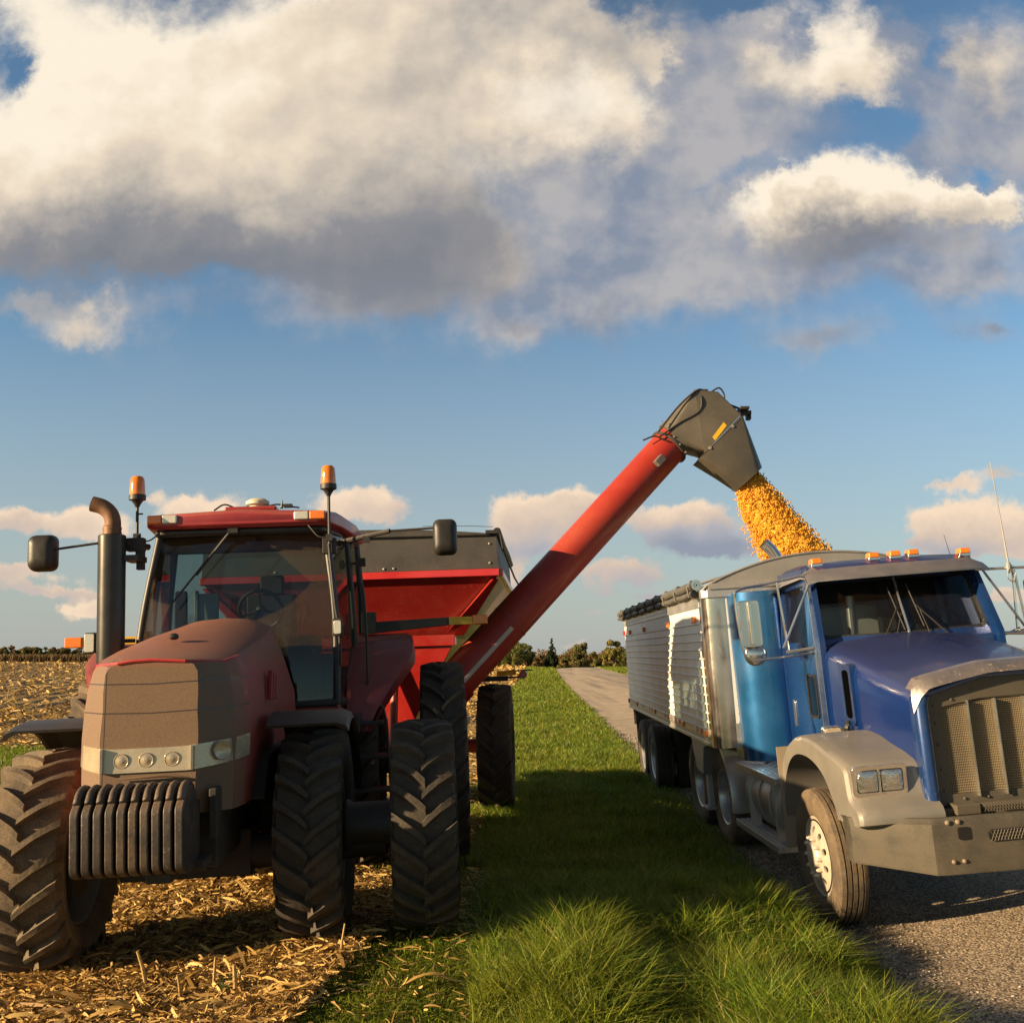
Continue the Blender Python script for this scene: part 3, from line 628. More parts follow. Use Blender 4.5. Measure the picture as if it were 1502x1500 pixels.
def panel(nm, ks, mt, bulge=(0, 0, 0), th=.008):
    a, b, c, e = [np.array(P_[k]) for k in ks]; m = M(); n = 8; bu = np.array(bulge); vs = []
    nn = np.cross(b-a, e-a); nn = nn/np.linalg.norm(nn)*th
    for j in range(n+1):
        for i in range(n+1):
            u, v = i/n, j/n; p = (a*(1-u)+b*u)*(1-v) + (e*(1-u)+c*u)*v; vs.append(p + bu*(4*u*(1-u)*.6 + 4*v*(1-v)*.4))
    m.add(vs, [(j*(n+1)+i, j*(n+1)+i+1, (j+1)*(n+1)+i+1, (j+1)*(n+1)+i) for j in range(n) for i in range(n)])
    return obj(nm, m, mt, T, smooth=60)
panel('windscreen', ('fl0', 'fr0', 'fr1', 'fl1'), g_wind, (0, -.09, 0))
panel('side_window', ('fr0', 'mr0', 'mr1', 'fr1'), g_side, (.04, 0, 0)); panel('side_window', ('mr0', 'br0', 'br1', 'mr1'), g_side, (.03, 0, 0))
panel('side_window', ('fl0', 'ml0', 'ml1', 'fl1'), g_side, (-.04, 0, 0)); panel('side_window', ('ml0', 'bl0', 'bl1', 'ml1'), g_side, (-.03, 0, 0))
panel('rear_window', ('bl0', 'br0', 'br1', 'bl1'), g_side)
# lower glass frame bits, red sill, floor
m = M(); m.prism([(-.93, 1.66), (.93, 1.66), (1.0, 3.4), (-1.0, 3.4)], 'z', 1.50, 1.66); obj('cab_base', m, red, T, bevel=.02)
m = M(); m.box((-.85, 1.9, 1.66), (.85, 3.3, 1.70)); m.box((-.35, 1.82, 1.70), (.35, 2.1, 2.22)); m.box((-.30, 1.80, 2.2), (.34, 2.12, 2.38)); m.box((-.12, 2.72, 1.7), (.34, 3.1, 2.1)); m.box((-.14, 3.02, 2.1), (.36, 3.16, 2.75))
m.box((.0, 3.0, 2.75), (.24, 3.12, 2.95)); m.box((.42, 2.3, 1.7), (.62, 3.1, 2.3)); m.box((-.80, 3.2, 1.68), (.80, 3.3, 2.12)); m.box((-.62, 2.0, 2.25), (-.5, 2.04, 2.75)); m.box((-.66, 2.2, 1.7), (-.42, 2.5, 2.45))
obj('cab_interior', m, dark, T, bevel=.03)
m = M(); c = np.array((.13, 2.28, 2.56)); A = rot('X', R(-62)); ring = [tuple(c + A @ np.array((.205*math.cos(a), .205*math.sin(a), 0))) for a in np.linspace(0, 2*PI, 25)]; m.tube(ring, .018, 8, False)
for a in (0.3, 2.8, 4.7): m.tube([tuple(c), tuple(c + A @ np.array((.2*math.cos(a), .2*math.sin(a), 0)))], .014, 6)
m.tube([tuple(c), (.08, 2.05, 2.3)], .04, 8); m.ball(tuple(c), .05); obj('steering_wheel', m, black, T)
m = M(); m.box((-.40, 2.02, 2.4), (-.22, 2.06, 2.72)); m.box((-.44, 2.0, 2.3), (-.40, 2.05, 2.75)); obj('monitor', m, mat('grey_plastic', (.22, .24, .22), .5), T, bevel=.01)
# roof
m = M(); rr = []
for y, xl, xr, z0, z1 in ((1.62, -.74, .80, 3.315, 3.40), (1.66, -.78, .86, 3.29, 3.435), (2.0, -.82, .95, 3.28, 3.46), (2.8, -.92, 1.03, 3.28, 3.465), (3.4, -.96, 1.06, 3.28, 3.43), (3.5, -.90, 1.0, 3.31, 3.38)):
    c = (z0+z1)/2; rr.append([(xl, y, z0+.02), (xl+.05, y, z0), (xr-.05, y, z0), (xr, y, z0+.02), (xr, y, z1-.05), (xr-.06, y, z1-.012), ((xl+xr)/2, y, z1+.02), (xl+.06, y, z1-.012), (xl, y, z1-.05)])
m.loft(rr); obj('roof', m, mat('roof_red', (.30, .012, .018), .4, dust=.08, up=.35, speck=.2, dustc=(.3, .17, .12), coat=.4), T, smooth=40, bevel=.012)
m = M(); m.prism(roundpoly([(-.72, 1.70), (.80, 1.70), (.9, 2.2), (.98, 3.36), (-.9, 3.36), (-.82, 2.2)], .08), 'z', 3.24, 3.285); obj('roof_underside', m, black, T, bevel=.015)
for x0, x1, mt, nm in ((-.765, -.64, amber, 'turn_signal'), (-.635, -.50, lampglass, 'roof_work_light'), (.545, .68, lampglass, 'roof_work_light'), (.685, .83, amber, 'turn_signal')):
    m = M(); m.box((x0, 1.60, 3.335), (x1, 1.72, 3.415)); obj(nm, m, mt, T, bevel=.014, seg=3)
m = M(); m.box((-.12, 1.8, 3.46), (.36, 2.3, 3.505)); obj('roof_hatch', m, red, T, bevel=.02)
m = M(); m.lathe([(3.50, .02), (3.50, .075), (3.53, .08), (3.545, .11), (3.575, .11), (3.60, .07), (3.605, .01)], 'z', (.155, 2.0, 0), 28); obj('gps_dome', m, mat('dome_white', (.62, .58, .46), .45, dust=.15), T)
m = M(); m.tube(spline([(-.22, 1.85, 3.48), (-.12, 1.83, 3.53), (0, 1.85, 3.49), (.1, 1.85, 3.51)], 4), .008, 6); m.tube(spline([(.25, 1.85, 3.5), (.36, 1.85, 3.52), (.48, 1.88, 3.5), (.56, 1.9, 3.49)], 4), .008, 6); m.tube([(.40, 1.85, 3.48), (.41, 1.85, 3.56)], [.016, .004], 6); m.box((.42, 1.83, 3.49), (.5, 1.9, 3.52))
obj('roof_cable', m, black, T)
# beacons
for x, y, z0, z1 in ((-.865, 1.66, 3.02, 3.56), (.865, 1.60, 2.95, 3.60)):
    m = M(); m.tube([(x, y, z0), (x, y, z1)], .014, 8); m.lathe([(z1-.06, .015), (z1-.03, .03), (z1, .05), (z1+.01, .075), (z1+.055, .075), (z1+.06, .06), (z1+.06, .01)], 'z', (x, y, 0), 24); m.box((x-.03, y-.02, z0+.18), (x+.03, y+.02, z0+.24))
    if x < 0: m.tube([(x, y, z1-.12), (x+.05, y, z1-.12)], .008, 6)
    b = obj('beacon', m, black_metal, T)
    m = M(); m.lathe([(z1+.055, .068), (z1+.07, .07), (z1+.15, .066), (z1+.205, .060), (z1+.225, .045), (z1+.228, .01)], 'z', (x, y, 0), 24); obj('beacon_lens', m, mat('beacon_amber', (.80, .20, .01), .12, dust=.05, coat=.8, bump=.1), b)
# mirrors
def mirror(xs, zc, sgn, w_, h_, y, arm):
    m = M(); pts = roundrect(xs-w_/2, zc-h_/2, xs+w_/2, zc+h_/2, .06, 4); rr = []
    for k, (yy_, s_) in enumerate(((y+.05, .93), (y+.03, 1.0), (y-.02, 1.0), (y-.07, .93), (y-.10, .75), (y-.11, .4))):
        rr.append([(xs+(p[0]-xs)*s_, yy_, zc+(p[1]-zc)*s_) for p in pts])
    m.loft(rr); mm = obj('mirror', m, black, T, smooth=50)
    m = M(); m.prism(roundrect(xs-w_/2+.02, zc-h_/2+.02, xs+w_/2-.02, zc+h_/2-.02, .05, 4), 'y', y+.05, y+.055); obj('mirror_glass', m, chrome, mm, smooth=0)
    m = M(); m.tube(arm[:2], .011, 8); m.tube(arm[1:], [.022]*(len(arm)-2)+[.03], 8)
    a = arm[-2]; m.box((a[0]-.03, a[1]-.02, a[2]-.06), (a[0]+.03, a[1]+.02, a[2])); obj('mirror_arm', m, black_metal, T)
mirror(-1.60, 3.085, -1, .235, .32, 1.45, [(-1.5, 1.40, 3.11), (-1.14, 1.45, 3.16), (-.95, 1.58, 3.17), (-.80, 1.8, 3.15)])
mirror(1.92, 3.115, 1, .22, .33, 1.5, [(1.85, 1.46, 3.20), (1.42, 1.5, 3.19), (1.2, 1.62, 3.165), (.86, 1.84, 3.12)])
m = M(); m.box((-.95, 1.62, 3.1), (-.80, 1.72, 3.22)); m.box((-.86, 1.62, 2.93), (-.80, 1.7, 3.1)); m.tube(spline([(-.83, 1.66, 3.18), (-.74, 1.66, 3.2), (-.66, 1.66, 3.27), (-.6, 1.66, 3.30)], 4), .008, 6); obj('mirror_bracket', m, black_metal, T, bevel=.006); m = M(); m.tube(spline([(.84, 1.62, 3.16), (.76, 1.62, 3.18), (.70, 1.64, 3.25), (.66, 1.66, 3.3)], 4), .008, 6); m.box((.80, 1.62, 3.02), (.92, 1.76, 3.16))
obj('mirror_bracket', m, black_metal, T, bevel=.006)
# wiper, rails, work lights
m = M(); m.tube([(-.02, 1.68, 3.28), (-.22, 1.69, 3.03), (-.34, 1.67, 2.86)], [.012, .012, .008], 8); m.tube([(-.08, 1.70, 3.22), (-.56, 1.64, 2.60)], .010, 6); m.box((-.06, 1.66, 3.24), (.03, 1.74, 3.31)); obj('wiper', m, black, T)
m = M(); m.tube(spline([(.86, 1.58, 3.1), (.90, 1.60, 2.6), (.935, 1.62, 2.3), (.94, 1.66, 2.0)], 5), .012, 8); m.tube(spline([(1.06, 2.15, 2.76), (1.10, 2.12, 2.77), (1.13, 2.12, 2.68), (1.15, 2.12, 2.2), (1.14, 2.14, 1.75), (1.05, 2.18, 1.70)], 4), .013, 8); obj('hand_rail', m, black_metal, T)
m = M(); m.prism(roundrect(.885, 2.26, .975, 2.42, .02), 'y', 1.50, 1.60); wl = obj('work_light', m, black, T, bevel=.008); m = M(); m.prism(roundrect(.90, 2.28, .965, 2.40, .015), 'y', 1.485, 1.502); obj('lens', m, lampglass, wl, bevel=.004)
m = M(); m.prism(roundrect(-1.27, 2.20, -1.16, 2.38, .02), 'y', 1.52, 1.62); wl = obj('work_light', m, black, T, bevel=.008); m = M(); m.prism(roundrect(-1.262, 2.21, -1.18, 2.37, .015), 'y', 1.505, 1.522); obj('lens', m, lampglass, wl, bevel=.004)
m = M(); m.tube([(-1.2, 1.58, 2.3), (-.9, 1.75, 2.3)], .018, 8); obj('lamp_bracket', m, black_metal, T); m = M(); m.box((1.03, 2.6, 2.98), (1.12, 2.7, 3.06)); m.tube([(.97, 2.6, 3.0), (1.06, 2.65, 3.02)], .012, 6); obj('rear_lamp', m, black_metal, T)
# side marker bars on the rear fenders
m = M(); m.prism([(1.14, 2.30), (1.96, 2.355), (1.96, 2.44), (1.14, 2.42)], 'y', 2.93, 3.0); m.box((1.05, 2.85, 2.30), (1.2, 3.0, 2.52)); b = obj('marker_bar', m, black_metal, T, bevel=.006)
m = M(); m.box((1.955, 2.922, 2.358), (2.20, 2.99, 2.438)); obj('reflector_strip', m, yellow, b, bevel=.003); m = M(); m.box((2.20, 2.915, 2.352), (2.36, 3.0, 2.452)); obj('marker_lamp', m, amber, b, bevel=.012)
m = M(); m.box((-1.2, 2.93, 2.30), (-.95, 3.0, 2.36)); m.box((-.95, 2.9, 2.2), (-.88, 3., 2.4)); b = obj('marker_bar', m, black_metal, T, bevel=.006)
m = M(); m.box((-1.76, 2.92, 2.295), (-1.2, 2.99, 2.372)); obj('reflector_strip', m, yellow, b, bevel=.003); m = M(); m.box((-1.93, 2.91, 2.28), (-1.76, 3.0, 2.385)); obj('marker_lamp', m, amber, b, bevel=.012)
# rear fenders
def fender(s, x0, x1, r, cy, cz, a0, a1, mt, th=.03, lip=.10, n=14, nm='rear_fender', flare=0.):
    m = M(); rows = []
    for k in range(n+1):
        a = R(a0+(a1-a0)*k/n); c_, s_ = -math.cos(a), math.sin(a)
        def q(x, rr): return (x*s, cy+c_*rr, cz+s_*rr)
        xo = x0 + (x1-x0)*(min(1, .35+1.6*k/n) if flare else 1) + flare*math.sin(PI*k/n)
        rows.append([q(x0, r), q(xo-.08, r), q(xo-.02, r-.025), q(xo, r-lip), q(xo-.03, r-lip), q(xo-.05, r-.05), q(xo-.1, r-th), q(x0, r-th)])
    m.loft(rows); return obj(nm, m, mt, T, smooth=30)
fenm = mat('fender_red', (.22, .010, .014), .38, dust=.18, up=.3, dustc=(.17, .10, .075), coat=.4)
for s in (-1, 1):
    fender(s, .98, 1.50, 1.20, 3.1, 1.10, 14, 118, fenm, .04, .16, flare=.10)
    m = M(); m.prism(roundpoly([(1.86, 1.35), (2.1, 1.25), (3.9, 1.5), (3.9, 2.2), (3.2, 2.27), (2.5, 2.15), (2.05, 1.85)], .12), 'x', s*.96, s*1.0); obj('fender_panel', m, fenm, T)
fender(1, .60, 1.17, .90, 0, .80, 66, 165, black, .02, .07, nm='front_fender'); fender(-1, .64, 1.20, .92, 0, .80, 70, 165, black, .02, .07, nm='front_fender')
for s in (-1, 1): m = M(); m.tube([(s*.55, .35, 1.0), (s*.58, .35, 1.35), (s*.8, .4, 1.64)], .035, 8); obj('fender_support', m, black_metal, T)
m = M()
for k, z in enumerate((.55, .85, 1.15, 1.45)): m.box((1.02, 1.75, z), (1.42-.04*k, 2.0, z+.03))
for x in (1.03, 1.38): m.tube([(x, 1.77, .5), (x-.05, 1.82, 1.5)], .018, 6)
m.tube(spline([(1.2, 1.9, 1.45), (1.3, 1.7, 1.62), (1.34, 1.7, 1.4), (1.3, 1.75, 1.3)], 4), .014, 6); m.box((.75, 1.6, 1.40), (1.1, 2.3, 1.55)); obj('access_step', m, black_metal, T, bevel=.006)
m = M(); m.box((-1.05, 1.4, .75), (-.65, 2.4, 1.45)); m.tube([(.72, 1.3, 1.0), (.72, 2.1, 1.0)], .2, 14); obj('fuel_tank', m, black, T, bevel=.05)
# ---------------------------------------------------------------- grain cart
C = thing('grain_cart', 'red grain cart with black tarp extension behind the tractor, its auger reaching over the trailer', 'grain cart', (-1.87, 11.9, 0), R(-2), .03)
Ci = np.array(C.matrix_world.inverted())
def W2C(p): q = Ci @ np.array([p[0], p[1], p[2], 1.]); return q[:3]
CL = 4.3
m = M(); ext = mat('black_tarp_board', (.030, .030, .032), .55, dust=.10, speck=.35, dustc=(.22, .17, .12), bump=.1)
# raised front board and side boards
m.prism([(-1.8, 3.06), (1.8, 3.06), (1.78, 3.56), (-1.78, 3.56)], 'y', 0, .04); m.prism([(-1.8, 3.06), (1.8, 3.06), (1.78, 3.56), (-1.78, 3.56)], 'y', CL, CL+.04)
for s in (-1, 1): m.add([(s*1.8, .045, 3.06), (s*1.8, CL-.005, 3.06), (s*1.78, CL-.005, 3.56), (s*1.78, .045, 3.56), (s*1.77, .045, 3.06), (s*1.77, CL-.005, 3.06), (s*1.75, CL-.005, 3.56), (s*1.75, .045, 3.56)], [(0, 1, 2, 3), (7, 6, 5, 4), (0, 4, 5, 1), (3, 2, 6, 7), (0, 3, 7, 4), (1, 5, 6, 2)])
obj('hopper_extension', m.squash(3.06, .83), ext, C)
m = M(); ar = [(-1.78, 3.56)] + [(x, 3.56 + .12*(1-(x/1.78)**2)) for x in np.linspace(-1.6, 1.6, 17)] + [(1.78, 3.56)]
m.prism(ar, 'y', -.01, .03); rr = []
for y in np.linspace(.03, CL, 9): rr.append([(a, y, b + .012*math.sin(y*4.3)) for a, b in ar])
m.loft(rr); obj('tarp', m.squash(3.06, .83), mat('black_tarp', (.022, .022, .024), .5, dust=.12, speck=.25, dustc=(.2, .16, .12), bump=.3, bscale=9), C, smooth=40)
m = M(); m.tube([(1.80, -.05, 3.60), (1.80, 1.5, 3.57), (1.80, 3., 3.60), (1.80, CL+.05, 3.57)], .045, 12); m.box((1.66, -.06, 3.56), (1.82, .0, 3.61)); m.tube([(1.83, -.05, 3.60), (1.86, -.02, 3.35), (1.93, 2, 3.1), (1.96, CL-.3, 3.08)], .014, 6); m.tube([(-1.78, -.02, 3.545), (0, -.03, 3.565), (1.78, -.02, 3.545)], .012, 6)
m.tube(spline([(.9, -.03, 3.70), (1.4, -.03, 3.685), (1.75, -.03, 3.66)], 3), .004, 5); obj('tarp_roller', m.squash(3.06, .83), black, C)
m = M(); m.bolts([(1.70, -.002, 3.42), (1.70, -.002, 3.14), (.42, -.002, 3.10), (.54, -.002, 3.10), (-.3, -.002, 3.42), (-.2, -.002, 3.42), (-.9, -.002, 3.10)], .016); obj('bolt', m.squash(3.06, .83), bolt, C)
# hopper shell
cred = mat('cart_red', (.33, .008, .007), .3, dust=.04, up=.1, speck=.35, dustc=(.32, .2, .12), coat=.6, nscale=2)
m = M(); m.box((-1.81, -.03, 2.97), (1.81, .06, 3.055)); m.box((-1.81, CL-.02, 2.97), (1.81, CL+.07, 3.055))
for s in (-1, 1): m.box((s*1.81-.04, .06, 2.97), (s*1.81+.04, CL-.02, 3.055))
obj('top_rail', m, mat('rail_red', (.50, .02, .025), .3, dust=.05, coat=.5), C, bevel=.008)
m = M(); m.loft([[(-1.79, .05, 2.97), (1.79, .05, 2.97), (1.79, CL, 2.97), (-1.79, CL, 2.97)], [(-1.18, .48, 2.30), (1.18, .48, 2.30), (1.22, CL-.4, 2.30), (-1.22, CL-.4, 2.30)], [(-.42, 1.35, .95), (.42, 1.35, .95), (.42, 3.2, .95), (-.42, 3.2, .95)]])
obj('hopper', m, mat('hopper_shaded_red', (.20, .005, .005), .35, dust=.05, speck=.4, dustc=(.26, .15, .09), coat=.35, nscale=2), C, smooth=0)  # darker copy of the cart red: the hopper's shade is in the colour
m = M(); m.add([(1.10, .30, 2.28), (1.74, -.03, 2.93), (1.80, .02, 2.93), (1.34, .34, 2.28), (1.10, .38, 2.28), (1.70, .05, 2.93)], [(0, 1, 2, 3), (0, 4, 5, 1), (3, 2, 5, 4), (1, 5, 2), (0, 3, 4)])
obj('corner_gusset', m, cred, C, smooth=0); m = M(); m.add([(-1.10, .30, 2.28), (-1.74, -.03, 2.93), (-1.80, .02, 2.93), (-1.34, .34, 2.28), (-1.10, .38, 2.28), (-1.70, .05, 2.93)], [(3, 2, 1, 0), (1, 5, 4, 0), (4, 5, 2, 3), (2, 5, 1), (4, 3, 0)])
obj('corner_gusset', m, cred, C, smooth=0)
m = M(); m.box((-1.22, .22, 2.16), (1.24, .40, 2.29)); m.prism([(1.20, 2.16), (.55, .95), (.05, .95), (.05, 2.16)], 'y', .27, .33); m.prism([(-1.2, 2.16), (-.55, .95), (-.05, .95), (-.05, 2.16)], 'y', .27, .33); obj('front_bulkhead', m, cred, C, bevel=.006)
m = M(); m.box((-.6, -.1, .75), (.6, 4.2, .95)); m.box((-.12, -3.6, .62), (.12, 0, .80)); m.tube([(-1.7, 1.9, .82), (1.7, 1.9, .82)], .09, 12); m.tube([(.5, 0, .85), (.5, .3, 2.2)], .05, 8); m.tube([(-.5, 0, .85), (-.5, .3, 2.2)], .05, 8); m.box((1.05, .6, 1.0), (1.13, 3.6, 1.12)); obj('frame', m, mat('frame_red', (.30, .01, .01), .4, dust=.2), C, bevel=.01)
for y in (1.6, 3.0): m = M(); m.prism([(.45, 1.9), (1.5, 2.9), (1.5, 3.0), (.40, 2.1)], 'y', y, y+.06); obj('side_brace', m, cred, C)
m = M(); m.add([(1.24, .35, 2.25), (1.80, .06, 2.93), (1.80, 1.6, 2.93), (1.24, 1.7, 2.25)], [(0, 1, 2, 3)]); obj('side_skirt', m, mat('olive_film', (.18, .22, .05), .35, dust=.1), C, smooth=0)
for x, sd in ((-1.62, -1), (1.62, 1)): ag_wheel('cart', .83, .46, .42, 20, C, (x, 1.85, .81), sd, rubber, .045, .30, x, mat('cart_rim', (.5, .48, .45), .5, dust=.3))
m = M(); m.box((1.2, 3.9, 1.62), (1.72, 3.96, 1.70)); b = obj('marker_bar', m, black_metal, C, bevel=.004); m = M(); m.box((1.55, 3.885, 1.705), (1.85, 3.95, 1.78)); obj('reflector_strip', m, yellow, b); m = M(); m.lathe([(3.87, .01), (3.87, .062), (3.93, .065), (3.93, .01)], 'y', (1.98-.02, 0, 1.715), 20); obj('marker_lamp', m, red_lens, b); m = M(); m.box((1.7, 3.9, 1.77), (2.1, 3.93, 1.79)); m.box((1.7, 3.9, 1.66), (1.95, 3.93, 1.69)); obj('bar_frame', m, black_metal, b)
# unloading auger: tube, hinge ring, hood and spout (built where it stands, kept in the cart's frame)
A1 = np.array((2.167, 13.2, 4.914)); A0 = np.array((-.645, 12.5, 1.815)); A0 = A0-(A1-A0)*.10; AD = (A1-A0)/np.linalg.norm(A1-A0)
S_ = np.cross(AD, (0, 0, 1)); S_ /= np.linalg.norm(S_); N_ = np.cross(S_, AD)
AR = .248
augm = mat('auger_red', (.31, .009, .008), .40, dust=.15, up=.12, speck=.06, dustc=(.33, .14, .07), coat=.12, spec=.35, nscale=1.2)
m = M(); m.tube([W2C(A0 + AD*.12), W2C(A0 + AD*.3), W2C(A1 + AD*.05)], AR, 40); aug = obj('auger_tube', m, augm, C, smooth=50)
def ringat(d, r, w_): m = M(); m.tube([W2C(A0+AD*(d-w_/2)), W2C(A0+AD*(d+w_/2))], r, 40); return m
obj('hinge_ring', ringat(1.36, AR+.006, .012), mat('ring_edge', (.25, .06, .05), .4), aug, smooth=40); 
m = ringat(float(np.linalg.norm(A1-A0))-.05, AR+.03, .03); obj('end_flange', m, mat('flange', (.05, .05, .045), .5, dust=.15), aug, smooth=40)
m = ringat(.25, AR+.03, .25); obj('auger_base', m, cred, aug, smooth=40)
# pale decal strip on the tube, facing down and outward
def onaug(d, ang, r=AR+.004): return A0 + AD*d + (math.cos(ang)*(-N_*0+S_) + math.sin(ang)*N_)*r
m = M(); a_c = None
cvec = np.array((0, 0, 2.1)) - (A0+AD*.7); cvec /= np.linalg.norm(cvec); ac = math.atan2(cvec @ N_, cvec @ S_)
rows = []
for d in np.linspace(.25, 1.28, 12): rows.append([W2C(onaug(d, ac-.28+t)) for t in np.linspace(-.11, .11, 4)])
vs = [p for r_ in rows for p in r_]; m.add(vs, [(i*4+j, i*4+j+1, (i+1)*4+j+1, (i+1)*4+j) for i in range(11) for j in range(3)])
obj('decal_strip', m, mat('pale_decal', (.48, .46, .42), .5, dust=.15), aug, smooth=0)
fc = bpy.data.curves.new('lettering', 'FONT'); fc.body = 'on'; fc.size = .11; fc.extrude = .0005; fo = bpy.data.objects.new('lettering', fc); COL.objects.link(fo)
bpy.context.view_layer.update(); lm = bpy.data.meshes.new_from_object(fo.evaluated_get(bpy.context.evaluated_depsgraph_get())); bpy.data.objects.remove(fo)
lv = np.array([v.co[:] for v in lm.vertices]); 
for i, v in enumerate(lm.vertices):
    p = W2C(onaug(.16+v.co.x, ac-.37+v.co.y/AR, AR+.006)); v.co = p
obj('lettering', lm, mat('letter_black', (.015, .015, .015), .5), aug, smooth=0)
# work lamp on the tube
pl = onaug(float(np.linalg.norm(A1-A0))-.42, ac-.1, AR+.06); m = M(); m.box(-np.array((.07, .05, .05)), np.array((.07, .05, .05))); mm = M(); mm.add([W2C(pl + AD*p[0] + S_*p[1] + N_*p[2]) for p in m.v], m.f); obj('auger_lamp', mm, mat('lamp_grey', (.1, .1, .1), .5, dust=.2), aug, bevel=.012)
# hood: sections in the vertical plane of the tube; (a, b) along the horizontal reach and up, relative to the tube end
hh = np.array((1., 0., 0.)); SP = np.cross(hh, (0, 0, 1))
def hp(a, b, s): a = a*.76; b = b*.95; return W2C(A1 + hh*a + np.array((0, 0, 1.))*b + SP*s)
def hsec(p, q, wd, rd, k=5):
    """closed rounded section across the segment p-q in the plane, width wd sideways"""
    p, q = np.array(p), np.array(q); L = np.linalg.norm(q-p); wd *= .86; u = (q-p)/L; out = []
    for x, y in roundrect(-L/2, -wd/2, L/2, wd/2, min(rd, L/2*.98, wd/2*.98), k): c_ = (p+q)/2 + u*x; out.append(hp(c_[0], c_[1], y))
    return out
spm = mat('spout_black', (.10, .092, .078), .38, .35, dust=.2, up=.1, speck=.15, dustc=(.22, .17, .11), bump=.06, nscale=2)
m = M(); m.loft([hsec((-.20, .27), (.19, -.17), .62, .30), hsec((.02, .42), (.30, -.12), .62, .16), hsec((.38, .74), (.52, -.14), .62, .03)], caps=(True, False))
m.loft([hsec((.38, .74), (.52, -.14), .62, .03), hsec((.80, .71), (.56, -.16), .62, .03), hsec((1.20, .38), (.46, -.24), .62, .03)], caps=(False, True)); sp = obj('spout_hood', m, spm, aug, smooth=28)
m = M(); m.loft([hsec((1.22, .37), (.44, -.25), .635, .03), hsec((1.40, .03), (.80, -.46), .60, .12), hsec((1.60, -.34), (1.13, -.68), .52, .24)], caps=(False, False)); m.loft([hsec((1.20, .37), (.46, -.25), .615, .03), hsec((1.38, .03), (.82, -.46), .58, .12), hsec((1.59, -.345), (1.14, -.675), .50, .23)], caps=(False, False))
obj('spout', m, spm, aug, smooth=35)
q = lambda a, b: hp(a, b, .27)
m = M(); c0, u_, v_ = np.array((.80, .13)), np.array((.60, .62)), np.array((-.62, .60)); u_ = u_/np.linalg.norm(u_); v_ = v_/np.linalg.norm(v_)
qs = [c0+u_*.15+v_*.035, c0-u_*.15+v_*.035, c0-u_*.15-v_*.035, c0+u_*.15-v_*.035]; m.add([q(*p) for p in qs] + [hp(p[0], p[1], .265) for p in qs], [(0, 1, 2, 3), (0, 4, 5, 1), (1, 5, 6, 2), (2, 6, 7, 3), (3, 7, 4, 0)]); obj('yellow_decal', m, yellow, aug, smooth=0)
m = M(); m.tube([q(.48, -.22), q(1.25, .36)], .006, 6); m.tube(spline([q(-.28, .12), q(.1, .50), q(.42, .72), hp(.6, .76, .1), hp(.72, .76, 0)], 6), .013, 8); m.tube(spline([q(-.26, .05), q(.1, .25), q(.45, .42), q(.50, .62), hp(.5, .76, .12)], 6), .013, 8); m.tube(spline([q(-.55, .0), q(-.35, .06), q(-.22, .02), q(-.1, -.02)], 5), .012, 6)
m.tube(spline([hp(.72, .76, 0), hp(.9, .84, -.02), hp(1.0, .72, -.05), hp(.92, .62, -.02)], 6), .012, 8); m.tube([hp(.55, .76, 0), hp(1.3, .50, .02)], .016, 8)
obj('hydraulic_hose', m, black_metal, aug)
def hbox(m, a, b, s, da, db, ds): c_ = [(a+i*da, b+j*db, s+k*ds) for k in (-1, 1) for j in (-1, 1) for i in (-1, 1)]; m.add([hp(*p) for p in c_], [(0, 1, 3, 2), (4, 6, 7, 5), (0, 4, 5, 1), (2, 3, 7, 6), (0, 2, 6, 4), (1, 5, 7, 3)])
m = M(); hbox(m, 1.33, .44, .08, .09, .03, .05); hbox(m, 1.40, .42, -.0, .04, .06, .05); hbox(m, 1.27, .48, .15, .08, .02, .1); obj('spout_actuator', m, black_metal, aug, bevel=.006); m = M(); hbox(m, .62, .78, .0, .06, .025, .05); obj('hose_block', m, black_metal, aug, bevel=.006)
m = M()
for a, b in ((.62, -.11), (1.03, .20)): m.tube([hp(a, b, .265), hp(a, b, .285)], .022, 8)
for t in np.linspace(0, 1, 5): m.tube([hp(-.20+.39*t, .27-.44*t, .265), hp(-.20+.39*t, .27-.44*t, .285)], .012, 6)
obj('spout_bolt', m, bolt, aug)
# ---------------------------------------------------------------- falling corn
N = 12000; t = rng.random(N)**.8; X0_ = A1 + hh*.99 + np.array((0, 0, -.42)); 
tt = t; s1 = rng.normal(0, 1, (N, 3))*(1-.0*t[:, None]); rad = .72+.30*rng.random(N)**1.5; rad = np.where(rng.random(N) < .25, rng.random(N)**.5, rad); an_ = rng.random(N)*2*PI
wa = (.15+.38*tt)*rad*np.cos(an_); ws = (.13+.05*tt)*rad*np.sin(an_); edgej = 1+(rng.random(N) < .12)*rng.random(N)*.35
ce = X0_[None, :] + hh[None, :]*(.38*tt+.37*tt**2)[:, None] + np.array((.99, -.12, 0))[None, :]*(wa*edgej*.88)[:, None] + np.array((0, 0, 1.))[None, :]*(-1.22*tt**1.2 + wa*.45*(1-tt*.6))[:, None] + np.array((.12, .99, 0))[None, :]*(ws*edgej)[:, None]
ce += rng.normal(0, .012, (N, 3)); sz = rng.uniform(.007, .011, N)
oc = np.array([(1, 0, 0), (0, 1, 0), (-1, 0, 0), (0, -1, 0), (0, 0, 1.9), (0, 0, -1.9)], float); of = np.array([(0, 1, 4), (1, 2, 4), (2, 3, 4), (3, 0, 4), (1, 0, 5), (2, 1, 5), (3, 2, 5), (0, 3, 5)])
